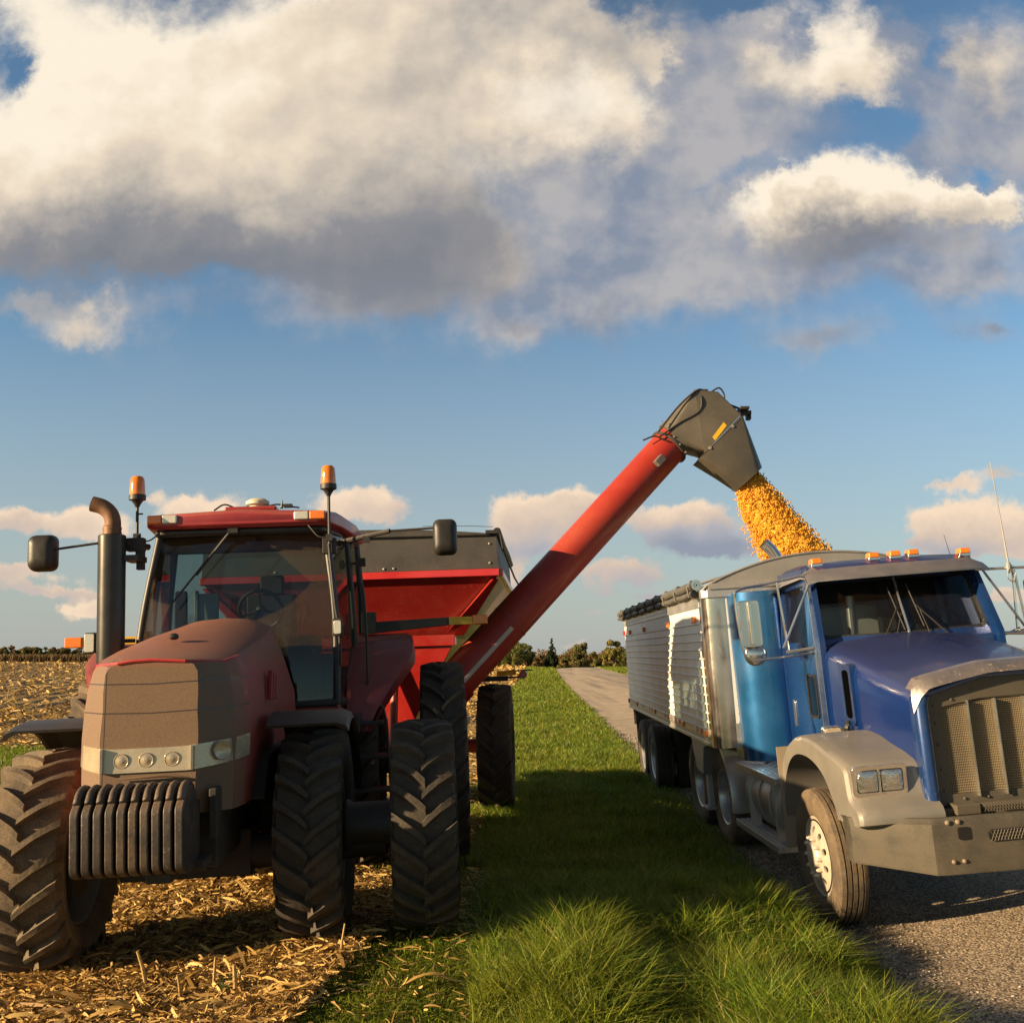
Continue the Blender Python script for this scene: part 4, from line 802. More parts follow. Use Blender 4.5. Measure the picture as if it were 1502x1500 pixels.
fall = np.array((.35, .26, -.9)); ang = rng.normal(0, .5, (N, 3)); dirs = fall[None, :]+ang*.6; dirs /= np.linalg.norm(dirs, axis=1)[:, None]; b1 = np.cross(dirs, (0.3, 1, .2)); b1 /= np.linalg.norm(b1, axis=1)[:, None]; b2 = np.cross(dirs, b1)
vv = ce[:, None, :] + sz[:, None, None]*(oc[None, :, 0:1]*b1[:, None, :] + oc[None, :, 1:2]*b2[:, None, :] + oc[None, :, 2:3]*dirs[:, None, :])
ff = (of[None, :, :] + (np.arange(N)*6)[:, None, None]).reshape(-1, 3)
# dense heart of the stream: lumpy closed tube inside the loose kernels
NS, NA = 90, 96; tt_ = np.linspace(-.04, 1, NS)[:, None]; aa_ = np.linspace(0, 2*PI, NA, endpoint=False)[None, :]; tp = np.maximum(tt_, 0)
lump = 1 + .10*np.sin(aa_*5+tt_*19)*np.sin(tt_*31+aa_*2) + rng.normal(0, .045, (NS, NA)); wc = (.14+.36*tp)*.80*lump*np.cos(aa_); wn_ = (.13+.05*tp)*.85*lump*np.sin(aa_)
core = X0_ + hh*(.38*tp+.37*tp**2)[..., None] + np.array((.99, -.12, 0))*(wc*.95)[..., None] + np.array((0, 0, 1.))*(-1.22*tp**1.2 + wc*.45*(1-tp*.6) + np.minimum(tt_, 0)*-2)[..., None] + np.array((.12, .99, 0))*wn_[..., None]
core = core.reshape(-1, 3); i_, j_ = np.meshgrid(np.arange(NS-1), np.arange(NA), indexing='ij'); k0 = (i_*NA+j_).ravel(); k1 = (i_*NA+(j_+1) % NA).ravel(); k2 = k1+NA; k3 = k0+NA
base_ = N*6; cf_ = np.concatenate([np.stack([k0, k1, k2], -1), np.stack([k0, k2, k3], -1)])+base_
vv = np.concatenate([vv.reshape(-1, 3), core]); ff = np.concatenate([ff, cf_])
g = bulk('falling_corn', vv.reshape(-1, 3), ff, island('corn_kernel', [(0, (.95, .52, .045)), (.5, (1., .57, .07)), (.97, (1., .66, .13)), (1, (.7, .36, .05))], .5, .35, tcol=(1., .80, .34), noise=(55., (.80, .40, .03), .8)), 'stuff', True); tag(g, 'golden corn pouring from the auger spout into the trailer', 'corn')
# ---------------------------------------------------------------- truck wheels
def truck_tyre(Rr=.52, w=.28, rim=.30):
    m = M(); h = w/2
    prof = [(-h*.72, rim-.005), (-h*.85, rim+.012), (-h*1.0, rim+(Rr-rim)*.35), (-h*1.02, rim+(Rr-rim)*.6), (-h*.96, Rr-.035), (-h*.84, Rr-.008)]
    for g in (-.52, -.18, .18, .52): prof += [(h*g-.008, Rr), (h*g-.007, Rr-.012), (h*g+.007, Rr-.012), (h*g+.008, Rr)]
    prof += [(h*.84, Rr-.008), (h*.96, Rr-.035), (h*1.02, rim+(Rr-rim)*.6), (h*1.0, rim+(Rr-rim)*.35), (h*.85, rim+.012), (h*.72, rim-.005)]
    m.lathe(prof, n=72); return m
def disc_wheel(front, rim=.30, w=.28):
    """outer side at -x. front: disc bulges out; rear: deep dish"""
    m = M(); h = w/2*.78
    m.lathe([(-h, rim+.012), (-h-.004, rim), (-h+.004, rim-.018), (-h*.4, rim-.034), (h*.6, rim-.04), (h, rim-.01), (h, rim+.012)], n=56)
    off = -h+.002 if front else h*.45
    r1, r2, rc, nh = rim-.10+.01, rim-.034, 0, 10
    hr = .026; rm = .205
    prof = lambda r: off + (-.035*math.exp(-((r-.17)/.06)**2) if front else .03*math.exp(-((r-.17)/.06)**2))
    ra, rb = .155, .268
    for k in range(nh):
        a0 = 2*PI*k/nh; K = 20; ins = []; outs = []
        hw = PI/nh*rm
        angs = [math.atan2(sy*hw, sx) for sx, sy in ()]
        x0, x1 = ra-rm, rb-rm; an = sorted([2*PI*i/K for i in range(K)] + [math.atan2(hw, x1) % (2*PI), math.atan2(hw, x0) % (2*PI), math.atan2(-hw, x0) % (2*PI), math.atan2(-hw, x1) % (2*PI)])
        O = resample([(x0, -hw), (x1, -hw), (x1, hw), (x0, hw)], (0, 0), an)
        vs = []
        for (dx_, dy_) in O: r = rm+dx_; a = a0+dy_/rm; vs.append((prof(r), r*math.cos(a), r*math.sin(a)))
        for a_ in an: r = rm+hr*math.cos(a_); a = a0+hr*math.sin(a_)/rm; vs.append((prof(r), r*math.cos(a), r*math.sin(a)))
        for a_ in an: r = rm+hr*math.cos(a_); a = a0+hr*math.sin(a_)/rm; vs.append((prof(r)+.02, r*math.cos(a), r*math.sin(a)))
        n = len(an); m.add(vs, [f for i in range(n) for f in ((i, (i+1) % n, n+(i+1) % n, n+i), (n+i, n+(i+1) % n, 2*n+(i+1) % n, 2*n+i))])
    m.lathe([(prof(ra), ra), (prof(ra)-.004, .13), (prof(ra)-.004, .10)], n=50)
    return m
def nuts(front, w=.28):
    m = M(); h = w/2*.78; off = (-h-.046 if front else h*.45+.0)
    x = off+.02 if front else off
    for k in range(10):
        a = 2*PI*(k+.5)/10; c_ = (math.cos(a)*.143, math.sin(a)*.143)
        if front: m.lathe([(x+.01, .002), (x, .019), (x-.028, .017), (x-.052, .012), (x-.06, .002)], 'x', (0, c_[0], c_[1]), 10)
        else: m.lathe([(x+.01, .002), (x, .017), (x-.03, .015), (x-.035, .002)], 'x', (0, c_[0], c_[1]), 8)
    if front: m.lathe([(x, .115), (x-.03, .105), (x-.045, .09), (x-.05, .02), (x-.05, .002)], n=24)
    else: m.lathe([(x, .115), (x-.05, .11), (x-.10, .10), (x-.10, .03), (x-.11, .02), (x-.11, .002)], n=24)
    return m
_tw = {}
def truck_wheel(key, front, parent, loc, side=1, rimm=None, tm=None, spin=0, yaw=0.):
    if key not in _tw:
        wh = obj('wheel', disc_wheel(front), rimm or alum, parent, smooth=40); obj('tyre', truck_tyre(), tm or rubber_dusty, wh, smooth=30); obj('wheel_hub', nuts(front), rimm or alum, wh, smooth=50); _tw[key] = wh
    else: wh = clone(_tw[key], parent)
    wh.location = loc; wh.rotation_euler = (spin, 0, yaw); wh.scale = (side, 1, 1); return wh
# ---------------------------------------------------------------- trailer
L_ = thing('grain_trailer', 'white corrugated grain trailer with rolled grey tarp coupled behind the blue truck', 'trailer', (3.40, 10.25, .02), R(-.4), .06)
LT = 7.9; Z0, Z1 = 1.20, 2.74
tw = mat('trailer_white', (.80, .79, .76), .34, .0, dust=.04, dustc=(.6, .5, .36), speck=.10, nscale=1.5, bump=.03, bscale=8)
for s in (-1, 1):
    m = M(); X = 1.25*s; prof = []; z = Z0+.17; prof.append((X, z))
    while z < Z1-.28:
        for dz_, o in ((.0, 0), (.062, 0), (.070, .016), (.083, .016), (.091, 0)): prof.append((X+s*o, z+dz_))
        z += .0935
    prof.append((X, Z1-.10)); prof.append((X-s*.03, Z1-.10)); prof.append((X-s*.03, Z0+.17))
    ysg = np.linspace(.26, LT, 8); m.loft([[(a, y, b) for a, b in prof] for y in ysg]); obj('side_wall', m, tw, L_, smooth=25)
    m = M(); m.prism([(X, Z1-.10), (X+s*.018, Z1-.10), (X+s*.018, Z1+.0), (X+s*.03, Z1+.01), (X+s*.03, Z1+.06), (X-s*.05, Z1+.06), (X-s*.05, Z1-.1)], 'y', .26, LT+.02); obj('top_rail', m, alum, L_, bevel=.004)
    m = M(); m.prism([(X-s*.04, Z0), (X+s*.02, Z0), (X+s*.02, Z0+.03), (X+s*.006, Z0+.035), (X+s*.006, Z0+.075), (X+s*.014, Z0+.08), (X+s*.014, Z0+.165), (X+s*.004, Z0+.17), (X-s*.04, Z0+.17)], 'y', .26, LT+.02); obj('bottom_rail', m, alum, L_, bevel=.003)
m = M(); X = -1.25
for y in np.arange(.5, LT, .17): m.bolts([(X-.018, y, Z1-.05)], .009, (-1, 0, 0), .006)
for y in np.arange(.4, LT, .11): m.bolts([(X-.014, y, Z0+.14), (X-.006, y+.05, Z0+.055)], .008, (-1, 0, 0), .006)
for k, z in enumerate(np.arange(Z0+.08, Z1-.05, .085)): m.bolts([(-1.0, -.008, z)], .009, (0, -1, 0), .002); m.bolts([(-.05, -.008, z), (.75, -.008, z)], .009, (0, -1, 0), .003)
for x in np.arange(-.75, 1.1, .14): m.bolts([(x, -.03, Z1+.03), (x, -.012, Z0+.22), (x+.05, -.012, Z0+.07)], .009, (0, -1, 0), .003)
obj('rivets', m, bolt, L_, smooth=0)
# front: rounded stainless corner posts, white bulkhead panel, grey lower plate
m = M(); cor = [(-1.25, .30), (-1.262, .28), (-1.262, .12), (-1.25, .05), (-1.22, .01), (-1.17, -.006), (-1.04, -.006), (-1.04, .02), (-1.15, .03), (-1.2, .08), (-1.22, .3)]
stain = mat('stainless', (.62, .60, .56), .12, 1., dust=.08, dustc=(.35, .28, .2), bump=.08, bscale=2.2)
m.prism(cor, 'z', Z0-.0, Z1-.02); obj('corner_post', m, stain, L_, smooth=40); m = M(); m.prism([(-a, b) for a, b in cor[::-1]], 'z', Z0, Z1-.02); obj('corner_post', m, stain, L_, smooth=40)
m = M(); m.box((-1.04, -.004, Z0+.24), (1.04, .02, Z1-.02)); obj('front_wall', m, white_paint, L_); m = M(); m.box((-1.04, -.008, Z0), (1.04, .02, Z0+.24)); obj('front_plate', m, steel, L_)
m = M(); m.prism([(-1.275, .3), (-1.275, .04), (-1.22, -.025), (1.22, -.025), (1.275, .04), (1.275, .3)], 'z', Z1-.02, Z1+.075); obj('front_header', m, alum, L_, bevel=.012)
m = M(); m.box((-.62, -.12, 1.6), (-.50, -.008, 1.95)); m.prism([(-.55, -.12), (-.3, -.3), (.3, -.3), (.55, -.12)], 'z', 1.55, 1.6); m.tube([(-.35, -.25, 1.6), (-.35, -.25, 2.5)], .025, 8); m.tube([(.1, -.3, 2.1), (.8, -.3, 2.12)], .03, 8); m.tube([(.15, -.28, 1.2), (.15, -.28, 2.65)], .045, 10); obj('ladder', m, alum, L_, bevel=.01)
# bulkhead arch above the front (grey), bows
arch = [(-1.26, Z1+.07)] + [(x, Z1+.09 + .30*(1-(abs(x)/1.26)**2.1)) for x in np.linspace(-1.22, 1.22, 25)] + [(1.26, Z1+.07)]
grey = mat('grey_bulkhead', (.20, .20, .195), .5, dust=.12, dustc=(.3, .25, .2))
m = M(); m.prism(arch, 'y', -.02, .03); obj('tarp_bulkhead', m, grey, L_, smooth=0); m = M(); m.prism(arch, 'y', LT-.03, LT+.02); obj('tarp_bulkhead', m, grey, L_, smooth=0)
m = M(); m.tube([(a, -.02, b) for a, b in arch], .014, 6); m.box((-1.2, -.045, Z1+.07), (1.2, -.02, Z1+.13)); obj('bulkhead_edge', m, steel, L_)
m = M()
for y in (2.6, 5.2): m.tube([(x, y, z+.01) for x, z in arch[1:-1]], .018, 8)
obj('roof_bow', m, alum, L_)
# rolled tarp along the left edge, straps
tarpm = mat('grey_tarp', (.075, .075, .07), .6, dust=.12, dustc=(.25, .21, .15), bump=.4, bscale=7)
m = M(); n = 40; p = [(-1.30 + (.004*math.sin(i*1.7)), .12 + (LT)*i/n, Z1+.13 + .004*math.sin(i*.9)) for i in range(n+1)]; m.tube(p, [.048+.003*math.sin(i*2.1) for i in range(n+1)], 16)
m.tube([(-1.31, .2 + LT*i/n, Z1+.045+.008*math.sin(i*1.3)) for i in range(n+1)], [.032+.003*math.sin(i*1.9+1) for i in range(n+1)], 12); rt = obj('rolled_tarp', m, tarpm, L_, smooth=50)
m = M()
for y in np.linspace(.35, LT-.2, 9):
    m.tube([(-1.25, y, Z1+.0), (-1.345, y, Z1+.02), (-1.358, y, Z1+.12), (-1.315, y, Z1+.188), (-1.25, y, Z1+.18), (-1.21, y+.02, Z1+.1)], .012, 6)
obj('tarp_strap', m, tarpm, rt); m = M(); m.lathe([(.10, .01), (.10, .03), (.09, .032), (.09, .055), (.12, .06), (.14, .055)], 'y', (-1.30, 0, Z1+.13), 20); m.lathe([(.095, .01), (.095, .024)], 'y', (-1.30, -.012, Z1+.13), 14); obj('tarp_roller_end', m, chrome, rt)
# lamps and tape on the left side
m = M()
amb = [(.62, Z1-.22), (2.5, Z1-.22), (5.0, Z1-.22), (6.9, Z1-.22)]
for y, z in amb: mk = M(); mk.box((-1.295, y-.05, z-.035), (-1.25, y+.05, z+.035)); obj('marker_lamp', mk, amber, L_, bevel=.010)
for y in (.42, 1.9, 4.4, 6.6): mk = M(); mk.box((-1.285, y-.05, Z0+.09), (-1.262, y+.05, Z0+.155)); obj('marker_lamp', mk, amber, L_, bevel=.006)
mk = M(); mk.box((-1.29, LT-.12, Z1-.26), (-1.25, LT-.04, Z1-.18)); obj('marker_lamp', mk, red_lens, L_)
mk = M(); mk.box((-1.285, LT-.12, Z0+.09), (-1.262, LT-.04, Z0+.15)); obj('marker_lamp', mk, red_lens, L_)
for y0 in (.55, 2.05, 3.0, 4.6, 5.6, 6.8):
    tr, tww = M(), M()
    for k in range(4): (tr if k % 2 == 0 else tww).box((-1.267, y0+.1+k*.13, Z0+.095), (-1.263, y0+.1+k*.13+(.13 if k % 2 else .125), Z0+.15))
    obj('red_tape', tr, mat('tape_red', (.55, .03, .04), .4), L_, smooth=0); obj('white_tape', tww, mat('tape_white', (.7, .68, .64), .4), L_, smooth=0)
# bottom hoppers, frame, landing leg
und = mat('trailer_under', (.16, .15, .135), .55, .4, dust=.3, dustc=(.2, .15, .1))
m = M()
for y0, y1 in ((2.0, 3.9), (3.9, 5.6)): m.loft([[(-1.1, y0, Z0), (1.1, y0, Z0), (1.1, y1, Z0), (-1.1, y1, Z0)], [(-.35, (y0+y1)/2-.35, .62), (.35, (y0+y1)/2-.35, .62), (.35, (y0+y1)/2+.35, .62), (-.35, (y0+y1)/2+.35, .62)]])
m.box((-.5, .3, Z0-.15), (.5, LT, Z0)); obj('discharge_hopper', m, und, L_, smooth=0)
m = M(); m.prism([(.5, 1.2), (2.0, 1.2), (1.75, .82), (1.35, .78), (1.2, 1.1)], 'x', -1.18, -.8); m.tube([(-1.1, 2.2, 1.2), (-1.1, 1.9, .75)], .035, 8); m.box((-1.12, 1.40, .42), (-.98, 1.54, 1.2)); m.box((-1.16, 1.36, .38), (-.94, 1.58, .42)); obj('landing_gear', m, steel, L_, bevel=.01)
m = M()
m.box((-.5, 5.3, .6), (.5, 7.7, .8)); m.tube([(-1.1, 5.75, .5), (1.1, 5.75, .5)], .07, 10); m.tube([(-1.1, 7.0, .5), (1.1, 7.0, .5)], .07, 10); m.box((-1.2, LT-.06, .9), (1.2, LT-.02, 1.2)); obj('axle_frame', m, chassis, L_)
for s in (-1, 1): m = M(); x0, x1 = sorted((s*.6, s*1.2)); m.box((x0, LT-.35, .25), (x1, LT-.34, 1.15)); obj('mud_flap', m, black, L_)
for y in (5.75, 7.0):
    for x, sd in ((-1.06, 1), (-.73, -1), (1.06, -1), (.73, 1)): truck_wheel('tr', False, L_, (x, y, .51), sd, alum, rubber, y+x)
# ---------------------------------------------------------------- truck
K = thing('semi_truck', 'metallic blue semi truck with dusty grille and silver fenders parked on the road edge', 'truck', (3.635, 8.08, .125), R(1.2), .08)
K.scale = (1, 1, .985)
blue = mat('blue_metallic', (.003, .040, .17), .24, .3, dust=.03, up=.12, speck=.10, dustc=(.22, .17, .15), coat=1., nscale=1.5)
def cleanstreak(t, c, f, col):
    x, y, z = t.sep(c); s = t.noise(t.comb(t.m('MULTIPLY', x, 6), t.m('MULTIPLY', y, 1.2), 0), 2.5, 4, .6)
    k = t.rng(t.m('ADD', s, t.m('MULTIPLY', t.m('ABSOLUTE', t.m('SUBTRACT', x, .18)), .55)), .40, .52, .25, 1)
    return t.m('MULTIPLY', f, k), col
blue_top = mat('blue_dusty', (.003, .026, .15), .22, .25, dust=.02, up=.28, dustc=(.085, .066, .066), coat=.4, extra=cleanstreak, spec=.35, nscale=2)
CXK = .08
# hood
def hsec2(y, w, zs, zt, zb, crown):
    p = [(w, zb), (w+.005, zb+(zs-zb)*.5), (w, zs-.06), (w-.02, zs), (w-.07, zs+.045), (w-.16, zs+.075), (w*.45, zt), (.12, zt+crown), (0, zt+crown)]
    return [(CXK-.03+a, y, b) for a, b in p + [(-a, b) for a, b in p[::-1][1:]]]
m = M(); m.loft([hsec2(-.98, .755, 1.745, 1.90, 1.00, .02), hsec2(-.5, .75, 1.83, 1.98, 1.0, .02), hsec2(0, .745, 1.92, 2.06, 1.0, .02), hsec2(.5, .74, 2.02, 2.145, 1.0, .02), hsec2(.98, .74, 2.09, 2.19, 1.0, .02)], closed=False, caps=(False, False))
m.box((CXK-.77, -.99, 1.0), (CXK-.70, .9, 1.05)); hood = obj('hood', m, blue_top, K, smooth=38)
m = M(); hx = CXK-.03
sur = [(hx-.765, .99), (hx-.765, 1.78), (hx-.73, 1.86), (hx-.28, 1.985), (hx+.28, 1.985), (hx+.73, 1.86), (hx+.765, 1.78), (hx+.765, .99)]
inn = [(hx-.665, 1.03), (hx-.665, 1.79), (hx-.27, 1.905), (hx+.27, 1.905), (hx+.665, 1.79), (hx+.665, 1.03)]
ringplate(m, sur, inn, lambda x, y, d: (x, -1.01+d, y), .06)
for s in (-1, 1): m.tube([(hx+s*.722, -1.03, .99), (hx+s*.722, -1.03, 1.74), (hx+s*.70, -1.03, 1.81)], .052, 16)
m.tube([(hx-.70, -1.03, 1.82), (hx-.28, -1.03, 1.945), (hx+.28, -1.03, 1.945), (hx+.70, -1.03, 1.82)], .034, 12); obj('grille_shell', m.squash(1.5, .86), blue, K, smooth=35)
gr = mat('grille_steel', (.12, .11, .09), .5, .5, dust=.45, dustc=(.085, .064, .038), speck=.3)
m = M(); inn2 = [(hx-.585, 1.075), (hx-.585, 1.705), (hx-.3, 1.755), (hx+.3, 1.755), (hx+.585, 1.705), (hx+.585, 1.075)]; o2 = [(hx-.672, 1.0), (hx-.672, 1.795), (hx-.275, 1.912), (hx+.275, 1.912), (hx+.672, 1.795), (hx+.672, 1.0)]
ringplate(m, o2, inn2, lambda x, y, d: (x, -1.03+d, y), .02); 
for x in (-.63, .63): m.bolts([(hx+x, -1.03, z) for z in (1.1, 1.25, 1.42, 1.58, 1.72)], .011)
m.bolts([(hx+x, -1.03, 1.04) for x in np.linspace(-.5, .5, 7)] + [(hx-.35, -1.03, 1.83), (hx-.5, -1.03, 1.76), (hx+.35, -1.03, 1.83)], .011); obj('grille_frame', m.squash(1.5, .86), gr, K, smooth=0)
m = M(); m.box((hx-.60, -.985, 1.05), (hx+.60, -.975, 1.78)); obj('radiator', m.squash(1.5, .86), mat('radiator_mud', (.030, .022, .015), .9, dust=.35, dustc=(.14, .095, .05), nscale=20), K)
m = M()
for z in np.arange(1.08, 1.75, .0175): m.box((hx-.588, -1.012, z), (hx+.588, -1.006, z+.0045))
for x in np.arange(-.585, .587, .0125): m.box((hx+x, -1.008, 1.07), (hx+x+.0045, -1.002, 1.705+.05*(1-min(1, abs(x)/.6))))
obj('grille_mesh', m.squash(1.5, .86), mat('mesh_brass', (.30, .26, .18), .45, .6, dust=.5, dustc=(.20, .145, .08)), K, smooth=0)
for x in (-.40, -.205, 0, .205, .40): m = M(); m.prism([(x+hx-.004, -1.012), (x+hx+.004, -1.012), (x+hx+.006, -1.06), (x+hx-.006, -1.06)], 'z', 1.05, 1.745+.0); obj('grille_bar', m.squash(1.5, .86), chrome, K, bevel=.002)
# bug deflector
m = M(); rows = []
for t in np.linspace(-1, 1, 31):
    a = abs(t); x = t*.785; zc = 1.89+.115*(1-min(1, max(0, (a-.3)/.7))**1.1) if a < .93 else 1.90-(a-.93)*1.2; yb = -.99+.10*0
    dr = max(0, (a-.86)/.14)
    rows.append([(hx+x, -1.12+.06*dr, zc-.045-.10*dr), (hx+x, -1.10+.05*dr, zc+.0-.06*dr), (hx+x*.985, -1.03, zc+.045), (hx+x*.98, -.93, zc+.055), (hx+x*.975, -.93, zc+.045), (hx+x*.98, -1.03, zc+.036), (hx+x*.99, -1.092+.05*dr, zc-.005-.06*dr), (hx+x*.99, -1.112+.06*dr, zc-.045-.10*dr)])
m.loft(rows); obj('bug_deflector', m.squash(1.5, .86), mat('smoked_deflector', (.17, .165, .18), .25, .6, dust=.22, speck=.9, dustc=(.33, .24, .16), coat=.5), K, smooth=30)
# hood side vent, wiring
for s in (-1, 1):
    m = M(); ringplate(m, roundrect(.10, 1.48, .36, 1.98, .05), roundrect(.15, 1.53, .30, 1.93, .04), lambda x, y, d: (hx+s*(.742+.03-d), x+.03, y), .05); v = obj('hood_vent', m, blue, K, smooth=30)
    m = M(); m.prism(roundrect(.17, 1.53, .35, 1.93, .04), 'x', hx+s*.755, hx+s*.766); obj('vent_opening_shade', m, mat('vent_shade_black', (.002, .002, .002), .9, spec=0.), v, smooth=0)  # black plate stands in for the shade inside the vent
m = M(); m.tube(spline([(hx-.78, .28, 1.50), (hx-.81, .24, 1.46), (hx-.78, .30, 1.40), (hx-.83, .34, 1.34)], 5), .022, 6); m.tube(spline([(hx-.78, .30, 1.48), (hx-.83, .28, 1.42), (hx-.79, .26, 1.38), (hx-.82, .38, 1.32)], 5), .016, 6); obj('hood_latch', m, black, K)
# fenders
fsil = mat('fender_silver', (.24, .23, .21), .36, .35, dust=.24, up=.1, speck=.06, dustc=(.22, .17, .11), coat=.3, nscale=2.5)
out_ = [(.74, .72), (.73, .98), (.64, 1.20), (.46, 1.37), (.22, 1.475), (-.05, 1.50), (-.30, 1.475), (-.52, 1.42), (-.70, 1.39), (-.90, 1.335), (-.945, 1.29), (-.975, 1.085), (-1.14, 1.025), (-1.165, .925), (-.70, .915)]
inn_ = [tuple(float(q) for q in p_[:2]) for p_ in spline([(a, b, 0) for a, b in [(-.665, .915), (-.60, 1.03), (-.46, 1.18), (-.25, 1.28), (0, 1.315), (.25, 1.28), (.46, 1.15), (.60, .97), (.65, .72)]], 4)]
for s in (-1, 1):
    m = M(); o_ = roundpoly(out_[:-1], .05, 2)[3:] ; poly = [out_[0]] + o_ + [out_[-1]] + inn_
    # flat body plus flared outer lip
    xin, xo = CXK-.03+s*.70, s*1.235 + .0
    rows = []
    for x, sh in ((xin, 0), (s*1.06, 0.), (s*1.16, .006), (s*1.205, .022), (s*1.225, .05)):
        rr = []
        for (y, z) in poly:
            cy, cz = -.1, .75; d = math.hypot(y-cy, z-cz); top = (y, z) not in inn_
            k = 1 - sh/d if top else 1.
            rr.append((x, cy+(y-cy)*k, cz+(z-cz)*k))
        rows.append(rr)
    m.loft(rows); obj('front_fender', m.squash(1.2, .86), fsil, K, smooth=32)
    m = M(); bz = roundrect(0, 0, .385, .215, .03)
    X_ = s*1.01 if s > 0 else -1.01
    f = lambda x, y, d: (X_ + (x-.19), -.972+(y-.1)*-.0 - .02 + (1.19-(1.09+y*1.0))*.11 + d, 1.095+y)
    ringplate(m, bz, roundrect(.03, .03, .355, .185, .02), f, .03); m.box((X_-.012, -1.0, 1.12), (X_+.006, -.96, 1.29)); h = obj('headlight_bezel', m, chrome, K, bevel=.004)
    for a, b in ((-.157, -.015), (.012, .160)):
        m = M(); m.loft([[f(p[0]+.19, p[1]-1.095, q) for p in roundrect(X_*0+a, 1.13, b, 1.275, rr_)] for q, rr_ in ((.01, .02), (-.006, .025), (-.016, .03))]); 
        m = M(); rows = []
        for q, gsc in ((.012, 1.0), (-.008, .97), (-.018, .75), (-.021, .3)):
            cx_, cz_ = (a+b)/2, 1.2025; rows.append([f(cx_+(p[0]-cx_)*gsc+.19, cz_+(p[1]-cz_)*gsc-1.095, q) for p in roundrect(a, 1.13, b, 1.275, .02)])
        m.loft(rows); obj('headlight', m, mat('truck_headlight', (.75, .75, .72), .06, 1., dust=.05, dustc=(.35, .28, .18), coat=1., bump=1., bscale=30), h, smooth=50)
# bumper
bum = mat('bumper_steel', (.12, .112, .095), .36, .7, dust=.40, speck=.6, dustc=(.095, .072, .045), nscale=4, bump=.05)
m = M(); bc = .05
pl_ = [(-1.30, -.86), (-1.30, -.97), (-.86, -1.27), (-.80, -1.285), (.0, -1.30), (.80, -1.285), (.86, -1.27), (1.30, -.97), (1.30, -.86)]
rows = []
for x, y in pl_:
    x += bc; e = 1 if abs(x-bc) > 1.2 else 0; zb = .66 if e else .60
    rows.append([(x, y, zb), (x, y-.006, zb+.02), (x, y-.008, .93), (x, y+.02, .965), (x, y+.06, .965), (x*.99, y+.05, .93), (x*.99, y+.04, zb)])
m.loft(rows); obj('bumper', m, bum, K, smooth=18)
m = M(); hole_shade = mat('hole_shade_black', (.006, .005, .004), .95)
m.prism(roundrect(bc-.70, .825, bc-.625, .905, .012), 'y', -1.305, -1.28); m.prism(roundrect(bc+.625, .825, bc+.70, .905, .012), 'y', -1.305, -1.28); m.prism(roundrect(bc-.50, .80, bc+.50, .875, .03), 'y', -1.3125, -1.28); obj('bumper_opening_shade', m, hole_shade, K, smooth=0)  # black plates on the closed bumper stand in for shade in its holes
m = M(); z0, z1 = .803, .872
for x in np.arange(-.49, .49, .022): m.tube([(bc+x, -1.314, z0), (bc+x+.035, -1.314, z1)], .002, 4); m.tube([(bc+x+.035, -1.314, z0), (bc+x, -1.314, z1)], .002, 4)
m2_ = M()
for x in np.arange(-.45, .45, .02): m2_.tube([(bc+x, -1.20, .972), (bc+x+.03, -1.17, 1.02)], .003, 4); m2_.tube([(bc+x+.03, -1.20, .972), (bc+x, -1.17, 1.02)], .003, 4)
obj('grille_screen', m2_, gr, K, smooth=0); obj('bumper_grille', m, gr, K, smooth=0)
m = M()
for x in (-.76, -.69, .69, .76): m.bolts([(bc+x, -1.293, .94 if x else .9)], .017, (0, -1, 0), .016); m.bolts([(bc+x+.01, -1.293, .685)], .015, (0, -1, 0), .016)
obj('bumper_bolt', m, mat('dusty_bolt', (.3, .25, .18), .5, .5, dust=.5), K)
m = M(); m.tube([(bc-.6, -1.12, 1.0), (bc+.6, -1.12, 1.0)], .022, 8); m.box((bc-.62, -1.15, .95), (bc-.45, -1.0, 1.02)); m.box((bc+.45, -1.15, .95), (bc+.62, -1.0, 1.02)); m.box((bc-.7, -1.1, .93), (bc+.7, -.98, .99)); obj('front_crossmember', m, gr, K, bevel=.008)
# wheels
whf = mat('dusty_alloy', (.55, .52, .47), .42, .6, dust=.5, dustc=(.42, .31, .19))
for s in (-1, 1): truck_wheel('fr', True, K, (s*1.10, 0, .51), -s if s > 0 else 1, whf, rubber_dusty, .3, 0).scale[0] *= .84
for y in (3.22, 4.52):
    for x, sd in ((-1.07, 1), (-.74, -1), (1.07, -1), (.74, 1)): truck_wheel('dr', False, K, (x, y, .51), sd, alum, rubber_dusty, y)
# frame
m = M(); m.box((-.45, -1.1, .62), (-.33, 5.2, .9)); m.box((.33, -1.1, .62), (.45, 5.2, .9)); m.tube([(-1.0, 0, .5), (1.0, 0, .5)], .06, 8); m.tube([(-.9, 3.22, .51), (.9, 3.22, .51)], .13, 12); m.tube([(-.9, 4.52, .51), (.9, 4.52, .51)], .13, 12); m.box((-.42, -.8, .7), (.45, 1.6, 1.5)); m.box((-.6, 3.5, .9), (.6, 4.3, 1.12)); m.box((-.7, .55, .55), (.75, .75, 1.3)); obj('frame', m, chassis, K)
m = M(); ringplate(m, [(.5, .45), (1.25, .45), (1.25, 1.3), (.5, 1.3)], roundrect(.8, .7, .82, .72, .005), lambda x, y, d: (-x, .66+d, y), .01); obj('splash_guard', m, mat('splash_guard_beige', (.30, .26, .2), .7, dust=.5), K, smooth=0)
# ------------------------------------------------ cab
cx = .12; hwk = .84
def cabw(z): return hwk - .07*max(0, (z-2.1))/.8
